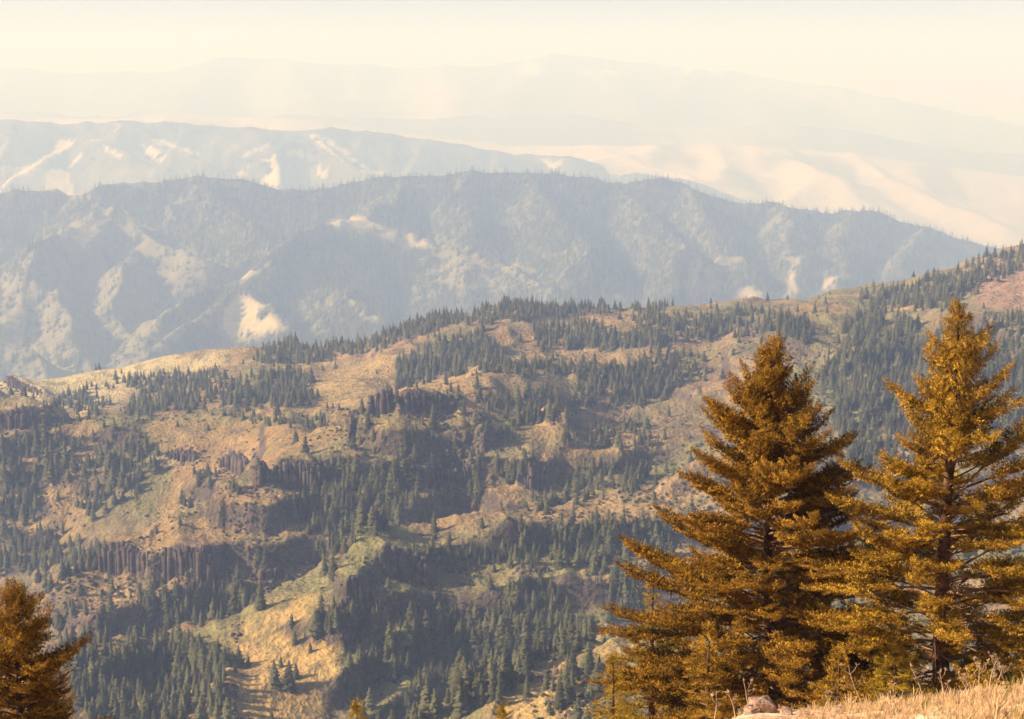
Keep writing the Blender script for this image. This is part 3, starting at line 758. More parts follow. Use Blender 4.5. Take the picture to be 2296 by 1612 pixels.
def shrub_arrays(seed, n=26):
    g = np.random.default_rng(seed); V_, F_ = [], []
    for k in range(n):
        d = g.normal(size=3); d /= np.linalg.norm(d); d[2] = abs(d[2])
        c = d * np.array((0.5, 0.5, 0.75)) * g.uniform(.6, 1.0) + np.array((0, 0, .05))
        for q in range(2):
            a = g.normal(size=3) * .26; b2 = g.normal(size=3) * .26
            b = len(V_); V_ += [c + a, c + b2, c - a * .8 - b2 * .5]; F_ += [(b, b + 1, b + 2)]
    return np.array(V_), np.array(F_)

def unlinked(name, v, f, mat, midx=None):
    return mesh_np(name, v, f, mat, False, midx, link=False)

def joined_tree(name, arr, fol, bark):
    cv, cf, tv, tf = arr
    v = np.concatenate([cv, tv]); f = np.concatenate([cf, tf + len(cv)])
    mi = np.concatenate([np.zeros(len(cf), int), np.ones(len(tf), int)])
    return unlinked(name, v, f, [fol, bark], mi)

mid_arr = [conifer_arrays(11 + i, 22, 11, 6, (0.13, 0.16, 0.18, 0.12, 0.20, 0.17)[i], (0.62, 0.75, 0.6, 0.5, 0.65, 0.9)[i], (0.03, 0.05, 0.02, 0.08, 0.03, 0.1)[i]) for i in range(6)]
mid_src = [joined_tree('conifer_source', a, M_fir_mid, M_bark_mid) for a in mid_arr]
far_src = [unlinked('far_conifer_source', *conifer_arrays(51 + i, 8, 7, 2, (0.15, 0.18, 0.22)[i], .9, .02)[:2], M_fir_far) for i in range(3)]
shrub_src = [unlinked('shrub_source', *shrub_arrays(71 + i), M_shrub if i < 3 else M_shrub_y) for i in range(4)]

def rock_arrays(seed, sub=1):
    g = np.random.default_rng(seed)
    # a cut block: randomised corners with chamfer-like extra points
    p = []
    for x in (-1, 1):
        for y in (-1, 1):
            for z in (-1, 1):
                p.append((x * g.uniform(.6, 1), y * g.uniform(.6, 1), z * g.uniform(.5, .9)))
    p += [(g.uniform(1.0, 1.2), g.uniform(-.3, .3), g.uniform(-.3, .3)), (g.uniform(-1.2, -1.0), g.uniform(-.3, .3), 0), (0, 1.1, g.uniform(-.3, .3)), (0, -1.15, g.uniform(-.3, .3)), (g.uniform(-.3, .3), g.uniform(-.3, .3), 1.0)]
    import bmesh
    bm = bmesh.new()
    for q in p: bm.verts.new(q)
    bmesh.ops.convex_hull(bm, input=bm.verts)
    bmesh.ops.triangulate(bm, faces=bm.faces)
    bm.verts.index_update()
    vs = [v for v in bm.verts if v.link_faces]
    mp = {v.index: i for i, v in enumerate(vs)}
    v = np.array([tuple(q.co) for q in vs]); f = np.array([[mp[w.index] for w in fc.verts] for fc in bm.faces])
    bm.free()
    return v, f
rock_arr = [rock_arrays(90 + i) for i in range(5)]
rock_src = [unlinked('boulder_source', v, f, M_rock) for v, f in rock_arr]

def scatter(name, pts, scl, rot, idx, src, label, cat, sclw=None):
    """one object holding many instances (things nobody could count)"""
    pts = np.asarray(pts, np.float32)
    me = bpy.data.meshes.new(name); me.vertices.add(len(pts)); me.vertices.foreach_set('co', pts.ravel())
    for an, dat, ty in (('scl', scl, 'FLOAT'), ('sclw', sclw if sclw is not None else scl, 'FLOAT'), ('rotz', rot, 'FLOAT'), ('pick', idx, 'INT')):
        a = me.attributes.new(an, ty, 'POINT'); a.data.foreach_set('value', np.asarray(dat, np.float32 if ty == 'FLOAT' else np.int32))
    o = bpy.data.objects.new(name, me); col.objects.link(o)
    ng = bpy.data.node_groups.new(name, 'GeometryNodeTree')
    ng.interface.new_socket('Geometry', in_out='INPUT', socket_type='NodeSocketGeometry')
    ng.interface.new_socket('Geometry', in_out='OUTPUT', socket_type='NodeSocketGeometry')
    n, l = ng.nodes, ng.links
    gi = n.new('NodeGroupInput'); go = n.new('NodeGroupOutput')
    jn = n.new('GeometryNodeJoinGeometry')
    for s in reversed(src):
        oi = n.new('GeometryNodeObjectInfo'); oi.inputs['Object'].default_value = s; oi.inputs['As Instance'].default_value = True
        l.new(oi.outputs['Geometry'], jn.inputs[0])
    iop = n.new('GeometryNodeInstanceOnPoints'); iop.inputs['Pick Instance'].default_value = True
    def att(nm, ty):
        a = n.new('GeometryNodeInputNamedAttribute'); a.data_type = ty; a.inputs['Name'].default_value = nm
        return [s for s in a.outputs if s.enabled and s.name == 'Attribute'][0]
    l.new(gi.outputs[0], iop.inputs['Points']); l.new(jn.outputs[0], iop.inputs['Instance'])
    l.new(att('pick', 'INT'), iop.inputs['Instance Index'])
    cx = n.new('ShaderNodeCombineXYZ'); l.new(att('rotz', 'FLOAT'), cx.inputs[2])
    er = n.new('FunctionNodeEulerToRotation'); l.new(cx.outputs[0], er.inputs[0]); l.new(er.outputs[0], iop.inputs['Rotation'])
    cs = n.new('ShaderNodeCombineXYZ'); sw = att('sclw', 'FLOAT'); l.new(sw, cs.inputs[0]); l.new(sw, cs.inputs[1]); l.new(att('scl', 'FLOAT'), cs.inputs[2])
    l.new(cs.outputs[0], iop.inputs['Scale'])
    l.new(iop.outputs[0], go.inputs[0])
    md = o.modifiers.new('scatter', 'NODES'); md.node_group = ng
    tag(o, label, cat, None, 'stuff')
    return o

def samp_poly(P, n):
    lo, hi = P[:, :2].min(0), P[:, :2].max(0); out = []
    tot = 0
    while tot < n:
        q = rng.uniform(lo, hi, (n * 3 + 20, 2)); q = q[inpoly(P, q[:, 0], q[:, 1])]
        out.append(q); tot += len(q)
    return np.concatenate(out)[:n]

# groves on the middle slope: tile, outline, number of trees, height in metres, place
groves = [
    ('4', [(0, 440), (330, 440), (520, 500), (700, 580), (720, 660), (560, 730), (300, 740), (0, 760)], 70, (12, 21), 'in the dark grove on the left below the rocky knob'),
    ('4', [(820, 500), (980, 540), (1060, 600), (1000, 720), (860, 800), (700, 810), (690, 680)], 48, (13, 20), 'in the slanting grove at the lower left edge of the orange bench'),
    ('4', [(490, 830), (720, 800), (770, 880), (700, 950), (560, 980), (500, 930)], 18, (12, 19), 'in the small clump on the left grass slope'),
    ('4', [(0, 700), (240, 760), (240, 920), (170, 1020), (0, 1040)], 40, (11, 17), 'on the shaded slope at the far left'),
    ('4', [(0, 1080), (380, 1120), (420, 1230), (300, 1330), (100, 1350), (0, 1360)], 48, (11, 18), 'in the shaded grove above the leftmost foreground fir'),
    ('4', [(430, 1230), (640, 1180), (720, 1230), (620, 1310), (520, 1350), (430, 1350)], 30, (11, 17), 'in the grove tucked behind the left lower spur'),
    ('4', [(1250, 700), (1440, 700), (1440, 760), (1290, 810)], 9, (12, 18), 'in the dark clump under the rim of the orange bench'),
    ('4', [(1170, 880), (1270, 880), (1270, 930), (1180, 930)], 4, (12, 18), 'in the bare trio on the middle grass slope'),
    ('4', [(1470, 780), (1620, 780), (1580, 820), (1480, 830)], 6, (9, 13), 'beside the columns on the middle spur'),
    ('4', [(1860, 900), (2290, 760), (2290, 1230), (1900, 1040)], 60, (9, 15), 'on the shaded slope under the long column cliff'),
    ('4', [(1200, 1180), (1560, 1230), (1560, 1440), (1200, 1430)], 26, (5, 9), 'low on the ledges of the shadowed cliff'),
    ('4', [(1100, 1480), (1640, 1480), (1640, 1600), (1350, 1690), (1100, 1690), (950, 1640)], 75, (11, 18), 'in the grove behind the orange lower crest'),
    ('4', [(850, 1400), (1100, 1400), (1100, 1560), (900, 1600)], 16, (7, 13), 'on the green slope left of the lower grove'),
    ('4', [(380, 190), (530, 150), (700, 200), (690, 290), (280, 270)], 60, (10, 15), 'in the round copse beside the rocky knob'),
    ('4', [(610, 140), (820, 80), (960, 40), (1430, 30), (1430, 200), (1250, 280), (840, 300), (850, 250), (1000, 110), (820, 130)], 250, (10, 16), 'in the dense wood below the pale far ridge'),
    ('4', [(1440, 200), (1560, 90), (1700, 40), (2010, 40), (2020, 220), (1900, 260), (1400, 240)], 185, (10, 16), 'in the dark wood left of the golden slope'),
    ('4', [(1300, 280), (1640, 260), (1700, 330), (2150, 330), (2150, 400), (1750, 380), (1500, 330)], 60, (5, 11), 'along the broken rim above the orange bench'),
    ('4', [(2020, 170), (2110, 170), (2100, 200), (2030, 210)], 7, (9, 13), 'at the left foot of the golden slope'),
    ('5', [(280, 780), (480, 680), (680, 700), (700, 800), (600, 870), (420, 1100), (270, 1090)], 95, (12, 20), 'in the tall grove filling the central ravine'),
    ('5', [(0, 680), (280, 620), (280, 940), (0, 920)], 50, (9, 15), 'on the dark slope left of the central ravine'),
    ('5', [(0, 960), (250, 950), (300, 1130), (100, 1260), (0, 1240)], 36, (8, 14), 'on the lower side of the central ravine'),
    ('5', [(760, 620), (1080, 740), (1090, 860), (840, 860), (740, 800)], 34, (9, 15), 'in the shaded hollow in the middle of the slope'),
    ('5', [(1180, 500), (1300, 500), (1500, 560), (1300, 770), (1180, 740)], 28, (8, 14), 'left of the rock fin'),
    ('5', [(1600, 420), (2180, 350), (2296, 460), (2170, 530), (1600, 520)], 42, (9, 14), 'in the wide shaded hollow at right of centre'),
    ('5', [(1650, 660), (1950, 620), (2140, 700), (2100, 820), (1650, 800), (1560, 830)], 66, (8, 14), 'on the pale wooded shelf under the shaded hollow'),
    ('5', [(1440, 860), (1600, 830), (1850, 800), (1800, 860), (1620, 920), (1460, 960)], 24, (8, 13), 'behind the crest beside the round alcove'),
    ('5', [(620, 1170), (1000, 1190), (1600, 1190), (1920, 1250), (1900, 1290), (1540, 1280), (1250, 1290), (850, 1270), (640, 1220)], 90, (6, 10), 'in the shaded row crossing below the grassy crest'),
    ('5', [(1600, 1060), (2200, 1060), (2250, 1220), (1600, 1220)], 62, (11, 17), 'in the tall stand right of the grassy crest'),
    ('5', [(1900, 1320), (2200, 1320), (2120, 1640), (1950, 1640)], 46, (9, 14), 'in the scattered wood beside the large foreground fir'),
    ('5', [(1240, 1430), (1560, 1470), (1600, 1650), (1200, 1650)], 46, (8, 14), 'above the tall gully grove'),
    ('5', [(1030, 200), (1520, 150), (1700, 240), (1700, 350), (1300, 400), (1230, 340)], 64, (10, 17), 'in the thin grey wood right of the column cliff'),
    ('5', [(1640, 110), (2296, 110), (2296, 210), (2150, 280), (1700, 250)], 66, (9, 14), 'in the wood below the upper rim'),
    ('5', [(950, 370), (1250, 380), (1250, 440), (960, 440)], 20, (5, 9), 'along the low rimrock band'),
    ('5', [(710, 160), (900, 160), (1220, 205), (1200, 230), (720, 200)], 22, (5, 9), 'in the shaded row on the upper bench'),
    ('2', [(540, 1300), (700, 1270), (900, 1200), (1120, 1190), (1180, 1290), (1100, 1390), (900, 1445), (640, 1510), (530, 1500)], 150, (11, 17), 'in the dense wood behind the golden crest'),
    ('2', [(-350, 1260), (0, 1140), (450, 1100), (640, 1030), (900, 930), (1300, 930), (2296, 970), (2296, 1010), (1900, 1020), (1300, 1080), (900, 1100), (540, 1220), (0, 1340), (-400, 1350)], 700, (10, 15), 'on the long wooded far crest'),
    ('2', [(1000, 1130), (1100, 1130), (1230, 1290), (1280, 1330), (1100, 1400)], 46, (10, 15), 'left of the bright upper clearing'),
    ('2', [(1420, 1120), (1850, 1070), (1850, 1220), (1600, 1265), (1430, 1230)], 90, (10, 15), 'right of the bright upper clearing'),
    ('2', [(1850, 1170), (2296, 1160), (2296, 1240), (1900, 1260), (1600, 1250)], 90, (10, 15), 'in the dark wood behind the upper rim'),
    ('2', [(1100, 1350), (1280, 1350), (1700, 1350), (1700, 1420), (1100, 1420)], 60, (8, 13), 'below the upper rim'),
    ('2', [(1700, 1370), (2296, 1380), (2296, 1520), (1800, 1500)], 96, (9, 14), 'on the broken shaded slope under the upper rim'),
    ('3', [(0, 920), (520, 930), (700, 880), (960, 930), (960, 1050), (800, 1030), (500, 1070), (0, 1090)], 180, (10, 15), 'in the wood left of the upper grass crest'),
    ('3', [(1250, 930), (1600, 900), (1720, 1040), (1700, 1460), (1150, 1460), (1050, 1290), (1200, 1190)], 260, (11, 17), 'in the deep forest between the two large foreground firs'),
    ('3', [(1300, 820), (1700, 730), (2400, 480), (2400, 640), (2020, 740), (1900, 880), (1400, 900)], 260, (10, 16), 'on the wooded crest at the upper right'),
    ('3', [(1700, 1060), (2400, 880), (2400, 1700), (1700, 1700)], 300, (11, 17), 'on the forested slope behind the right foreground fir'),
    ('3', [(850, 950), (1060, 950), (1060, 1070), (850, 1070)], 34, (9, 14), 'on the upper grass crest'),
    ('3', [(0, 1140), (430, 1150), (430, 1280), (0, 1460)], 80, (8, 14), 'in the wood left of the large foreground fir top'),
    ('3', [(1150, 1460), (1800, 1460), (1800, 1900), (1300, 1900)], 140, (10, 16), 'low between the two large foreground firs'),
    ('b2', [(980, 1000), (1400, 980), (1850, 1080), (1850, 1360), (1500, 1560), (1100, 1680), (1040, 1500), (1250, 1340), (1350, 1180)], 210, (12, 19), 'in the tall grove filling the dark gully'),
    ('b2', [(430, 1010), (600, 900), (800, 880), (900, 1000), (700, 1040), (560, 1090), (440, 1080)], 34, (9, 16), 'on the green shoulder above the rock buttress'),
    ('b2', [(950, 960), (1400, 960), (1150, 1260), (900, 1400), (680, 1250), (900, 1150)], 70, (9, 15), 'on the dark wall of the gully'),
    ('b1', [(380, 1110), (560, 1140), (680, 1190), (860, 1170), (1000, 1190), (1150, 1110), (1350, 1170), (1600, 1240), (1680, 1270), (1480, 1360), (1450, 1480), (1650, 1680), (600, 1680), (450, 1450), (430, 1250)], 300, (10, 16), 'in the wide wood at the lower left'),
    ('b3', [(0, 960), (300, 900), (480, 930), (640, 1010), (740, 1070), (500, 1200), (300, 1300), (0, 1480)], 105, (11, 17), 'in the gully wood beside the lower right spur'),
    ('b3', [(400, 420), (1200, 380), (1200, 560), (800, 640), (400, 640)], 60, (9, 15), 'in the stand left of the large foreground fir'),
    ('b3', [(850, 660), (1150, 660), (950, 990), (830, 950)], 40, (9, 15), 'close beside the large foreground fir'),
    ('b3', [(300, 1330), (680, 1300), (650, 1680), (450, 1680), (330, 1500)], 7, (6, 10), 'on the lower right spur'),
    ('b3', [(150, 760), (420, 760), (440, 940), (120, 940)], 34, (9, 14), 'on the brown slope above the gully wood'),
]
singles = [  # tile, foot, height in metres, label
    ('4', (1162, 382), 6.5, 'small lone conifer near the middle of the orange bench'),
    ('4', (1362, 405), 6.5, 'small lone conifer with a broad shadow beside the rock pile on the orange bench'),
    ('4', (2000, 545), 13.5, 'tall slim lone conifer at the right end of the orange bench'),
    ('4', (1180, 1025), 7, 'small lone conifer on the spur crest left of centre'),
    ('4', (1026, 1080), 6, 'tiny conifer lower down the spur crest left of centre'),
    ('4', (380, 862), 9, 'lone conifer on the bright left slope beside the shadow'),
    ('4', (542, 832), 12, 'dark conifer above the small clump on the left grass slope'),
    ('4', (1742, 1345), 19, 'tall dark snag-like conifer standing over the low basalt band'),
    ('4', (1692, 1252), 10, 'shorter dark conifer left of the tall one over the basalt band'),
    ('4', (300, 1460), 15, 'left conifer of the close pair on the lower left grass'),
    ('4', (335, 1455), 12, 'right shorter conifer of the close pair on the lower left grass'),
    ('4', (600, 118), 7, 'lone conifer on the pale grass of the far ridge'),
    ('4', (1555, 160), 12, 'lone conifer in the small clearing between the two woods'),
    ('4', (1560, 1430), 18, 'pale green conifer at the right foot of the shadowed cliff'),
    ('b2', (190, 1392), 14.5, 'leftmost and largest conifer of the cluster of four on the golden slope'),
    ('b2', (232, 1268), 7, 'small back conifer of the cluster of four on the golden slope'),
    ('b2', (286, 1405), 14.5, 'tall front conifer of the cluster of four on the golden slope'),
    ('b2', (332, 1342), 8.5, 'rightmost conifer of the cluster of four on the golden slope'),
    ('b2', (302, 996), 7, 'upper lone conifer on the golden slope, above two others'),
    ('b2', (322, 1120), 8.5, 'middle lone conifer on the golden slope with its shadow to the right'),
    ('b2', (425, 1172), 6, 'lower small lone conifer on the golden slope near the boulder'),
    ('b2', (170, 1612), 6, 'conifer tip at the bottom edge below the cluster of four'),
    ('5', (1090, 1045), 8, 'lone conifer on the grassy crest throwing a long shadow'),
    ('5', (785, 1115), 5, 'small conifer at the left of the grassy crest'),
    ('5', (875, 1120), 6, 'second small conifer from the left on the grassy crest'),
    ('5', (425, 1275), 6.5, 'slim conifer on the brown slope above the curved basalt band'),
    ('5', (448, 1330), 7.5, 'slim conifer at the left end of the curved basalt band'),
    ('5', (60, 1350), 12, 'left conifer of the pair beside the yellow green bushes'),
    ('5', (115, 1370), 14, 'right conifer of the pair beside the yellow green bushes'),
    ('5', (535, 215), 10, 'lone conifer on the golden crest above the tall corner cliff'),
    ('5', (305, 300), 5, 'small conifer on the lip of the tall corner cliff'),
    ('5', (75, 262), 6, 'left one of three small conifers at the foot of the golden slope'),
    ('5', (112, 264), 6, 'middle one of three small conifers at the foot of the golden slope'),
    ('5', (152, 266), 6, 'right one of three small conifers at the foot of the golden slope'),
    ('5', (1835, 485), 12, 'pale lone conifer standing in the wide shaded hollow'),
    ('2', (45 + 0, 1395), 8, 'lone conifer at the notch left of the golden slope'),
    ('2', (400, 1415), 6, 'small round conifer on the upper golden slope'),
    ('3', (1010, 1075), 17, 'broad tall conifer on the upper grass crest left of the small clearing'),
    ('3', (1140, 1030), 7, 'small conifer in the bright upper clearing at right'),
    ('3', (2020, 800), 12, 'thin conifer at the pink clearing on the upper right'),
    ('1', (1465, 1232), 9, 'conifer standing clear of the others on the pale far ridge'),
    ('1', (1390, 1240), 5, 'round bushy conifer on the skyline of the pale far ridge'),
    ('1', (1518, 1238), 6, 'second conifer on the skyline of the pale far ridge'),
    ('3', (795, 835), 11, 'lone conifer on the skyline right of the small rocky knob'),
    ('3', (2560 - 1400, 800), 6, 'small conifer on the skyline crest above the pink slope'),
]
recs = []   # X, Y, Z, height, label, group
for t, pl, n, (h0, h1), place in groves:
    n = int(n * (1.3 if t[0] in 'b45' else 1.75)); P = V(t, pl); q = samp_poly(P, n); q = q + rng.normal(0, 1, q.shape) * (rng.uniform(0, 1, (n, 1)) < .3) * np.array([14, 5])
    X, Y, Zc, ok = mid.cast(q[:, 0], q[:, 1])
    for k in range(n):
        if ok[k]:
            h = rng.uniform(h0, h1) * .84 * rng.choice([0.42, 0.62, 0.8, 1.0, 1.18], p=[.14, .20, .26, .26, .14]) 
            recs.append((X[k], Y[k], Zc[k], h, 'conifer ' + place, 'conifers ' + place))
nvis = len(recs)
# stragglers over the open ground between the groves
q = np.stack([rng.uniform(-40, 2340, 2000), rng.uniform(690, 1612, 2000)], 1)
X, Y, Zc, ok = mid.cast(q[:, 0], q[:, 1])
sn = fbm(X / 70, Y / 70, 740, 4)
bare_ = np.zeros(len(q), bool)
for _t, _pl in [('2', [(0, 1380), (540, 1240), (560, 1500), (900, 1440), (500, 1640), (0, 1640)]), ('b2', [(0, 850), (420, 800), (640, 1000), (560, 1620), (-50, 1620)]), ('4', [(950, 370), (1800, 370), (2296, 430), (2200, 520), (1800, 680), (1300, 600), (1000, 550)]),
                ('v', [(-100, 850), (280, 790), (560, 770), (560, 800), (280, 890), (-100, 925)])]:
    bare_ |= inpoly(V(_t, _pl), q[:, 0], q[:, 1])
for k in np.nonzero(ok & ~bare_ & (rng.uniform(0, 1, len(q)) < smooth(-.25, .35, sn)))[0]:
    recs.append((X[k], Y[k], Zc[k], rng.uniform(4, 13), 'conifer scattered on the open slope between the groves', 'conifers scattered on the open slope between the groves'))
nvis = len(recs)
# the sides that face away carry the same woods, thinner
hid = np.argwhere(~mid.vis & (mid.Y > 600) & (mid.Y < 1850) & (np.abs(mid.U[:, None]) < .36))
hid = hid[rng.choice(len(hid), 520, replace=False)]
for i, j in hid:
    if fbm(mid.X[i, j] / 90, mid.Y[i, j] / 90, 700, 2) > -0.1:
        recs.append((mid.X[i, j], mid.Y[i, j], mid.Z[i, j], rng.uniform(8, 13), None, None))
sing = []
for t, (a, b), h, lab in singles:
    p = V(t, [(a, b)])
    X, Y, Zc, ok = mid.cast(p[:, 0], p[:, 1])
    sing.append((X[0], Y[0], Zc[0], h, lab, None))
order = sorted(range(nvis), key=lambda k: -recs[k][3] / recs[k][1])
big = [recs[k] for k in order[:300 - len(sing)]]
rest = [recs[k] for k in order[300 - len(sing):]] + recs[nvis:]

crown_me = [bpy.data.meshes.new('crown') for _ in mid_arr]
protos = []
for a in mid_arr:
    c = mesh_np('crown', a[0], a[1], M_fir_mid, link=False); tr = mesh_np('trunk', a[2], a[3], M_bark_mid, link=False)
    protos.append((c, tr))
def plant(X, Y, Zc, h, lab, grp, wid=None, kind=None):
    k = kind if kind is not None else rng.integers(0, 6)
    e = bpy.data.objects.new('conifer', None); e.empty_display_size = 0.5; col.objects.link(e)
    e.location = (X, Y, Zc - 0.3); e.rotation_euler = (0, 0, rng.uniform(0, 6.28))
    w = (wid or rng.uniform(0.95, 1.65)) * h
    e.scale = (w, w, h)
    tag(e, lab, 'conifer', grp)
    for p in protos[k]:
        c = p.copy(); col.objects.link(c); c.parent = e
    return e
def grove_labels(big):
    by = {}
    for i, r in enumerate(big): by.setdefault(r[5], []).append(i)
    lab = {}
    words = ['leftmost', 'second from the left', 'third from the left', 'fourth from the left', 'fifth from the left', 'sixth from the left']
    for g_, ids in by.items():
        place = g_[len('conifers '):]
        pv = {i: proj(big[i][0], big[i][1], big[i][2]) for i in ids}
        o = sorted(ids, key=lambda i: pv[i][0])
        if len(ids) == 1: lab[ids[0]] = 'tallest conifer ' + place; continue
        rem = set(ids)
        def take(i, w):
            if i in rem: lab[i] = w + ' ' + place; rem.discard(i)
        if len(ids) <= 6:
            for k, i in enumerate(o): take(i, ('rightmost' if k == len(o) - 1 else words[k].split(' from')[0]) + ' tall conifer' + (' from the left' if 0 < k < len(o) - 1 else ''))
        else:
            take(o[0], 'leftmost tall conifer'); take(o[-1], 'rightmost tall conifer')
            take(max(rem, key=lambda i: big[i][3]), 'tallest conifer')
            take(max(rem, key=lambda i: pv[i][1]), 'lowest, nearest conifer')
            take(min(rem, key=lambda i: pv[i][1]), 'highest, farthest large conifer')
            for i in rem: lab[i] = 'dark conifer ' + place
    return lab
gl = grove_labels(big)
for i, r in enumerate(big): plant(r[0], r[1], r[2], r[3], gl[i], r[5])
for r in sing: plant(*r, wid=1.3, kind=int(rng.choice([1, 2, 4])))

rs = np.array([(r[0], r[1], r[2] - 0.3, r[3]) for r in rest])
scatter('conifer_woods', rs[:, :3], rs[:, 3], rng.uniform(0, 6.28, len(rs)), rng.integers(0, 6, len(rs)), mid_src,
        'woods of small dark conifers spread over the middle slope', 'woods', rs[:, 3] * rng.uniform(.95, 1.75, len(rs)))

# snags
def snag(X, Y, Zc, h, lab, grp=None):
    v, f = [], []
    for i, (z, r) in enumerate([(-.3, .022 * h), (h * .5, .014 * h), (h, .003 * h)]):
        for j in range(6): v.append((r * math.cos(j * 1.047), r * math.sin(j * 1.047), z))
    for i in range(2):
        for j in range(6):
            a, c = i * 6 + j, i * 6 + (j + 1) % 6; f.append((a, c, c + 6)); f.append((a, c + 6, a + 6))
    e = bpy.data.objects.new('dead_tree', None); col.objects.link(e); e.location = (X, Y, Zc)
    tag(e, lab, 'dead tree', grp)
    o = mesh_np('trunk', v, f, M_snag); o.parent = e
    v, f = [], []
    for k in range(14):
        z = h * random.uniform(.35, .93); a = random.uniform(0, 6.28); L = h * random.uniform(.05, .13)
        b = len(v); r = .004 * h
        v += [(0, 0, z - r), (0, 0, z + r), (-math.sin(a) * r, math.cos(a) * r, z), (math.cos(a) * L, math.sin(a) * L, z + L * random.uniform(-.2, .5))]
        f += [(b, b + 2, b + 3), (b + 2, b + 1, b + 3), (b + 1, b, b + 3)]
    o = mesh_np('branches', v, f, M_snag); o.parent = e
for (a, b), h, lab in [((2358 / 1.272, 1108 / 1.272), 12, 'pale dead trunk standing between the two large foreground firs'),
                       ((2290 / 1.272 - 90, 860), 8, 'leaning bleached snag on the pink open slope'),
                       ((2140, 720), 13, 'grey dead trunk on the burnt slope left of the upper right clearing'),
                       ((2230, 700), 12, 'grey dead trunk at the far upper right clearing'),
                       ((606, 1120), 9, 'thin white snag beside the basalt columns of the middle spur'),
                       ((644, 965), 8, 'thin pale snag at the right of the orange bench')]:
    X, Y, Zc, ok = mid.cast(np.array([a]), np.array([b]))
    snag(X[0], Y[0], Zc[0], h, lab)

# shrubs and loose rock over the slope
def slope_scatter(n, f):
    vx = rng.uniform(-80, 2380, n * 3); vy = rng.uniform(680, 1640, n * 3)
    X, Y, Zc, ok = mid.cast(vx, vy)
    w = f(X, Y, vx, vy)
    for _t, _pl in [('2', [(0, 1380), (540, 1240), (560, 1500), (900, 1440), (500, 1640), (0, 1640)]), ('b2', [(0, 850), (420, 800), (640, 1000), (560, 1620), (-50, 1620)]), ('v', [(-100, 850), (280, 790), (560, 770), (560, 800), (280, 890), (-100, 925)])]:
        w = np.where(inpoly(V(_t, _pl), vx, vy), w * .06, w)
    k = ok & (rng.uniform(0, 1, n * 3) < w)
    return X[k][:n], Y[k][:n], Zc[k][:n]
X, Y, Zc = slope_scatter(8000, lambda X, Y, a, b: smooth(.05, .5, fbm(X / 40, Y / 40, 730, 3)) * .8 + .03)
h = rng.uniform(.5, 1.5, len(X)) ** 1.3
scatter('shrubs', np.stack([X, Y, Zc - .1], 1), h, rng.uniform(0, 6.28, len(X)), rng.choice(4, len(X), p=[.3, .3, .25, .15]), shrub_src, 'low grey green shrubs dotted over the middle slope', 'shrubs', h * 1.3)
X, Y, Zc = slope_scatter(4200, lambda X, Y, a, b: smooth(.22, .6, fbm(X / 28, Y / 28, 760, 3)) + .03)
h = rng.uniform(.3, 1.15, len(X)) ** 1.4
scatter('loose_rocks', np.stack([X, Y, Zc], 1), h, rng.uniform(0, 6.28, len(X)), rng.integers(0, 5, len(X)), rock_src, 'loose dark boulders and scree on the middle slope', 'rocks', h * 1.2)

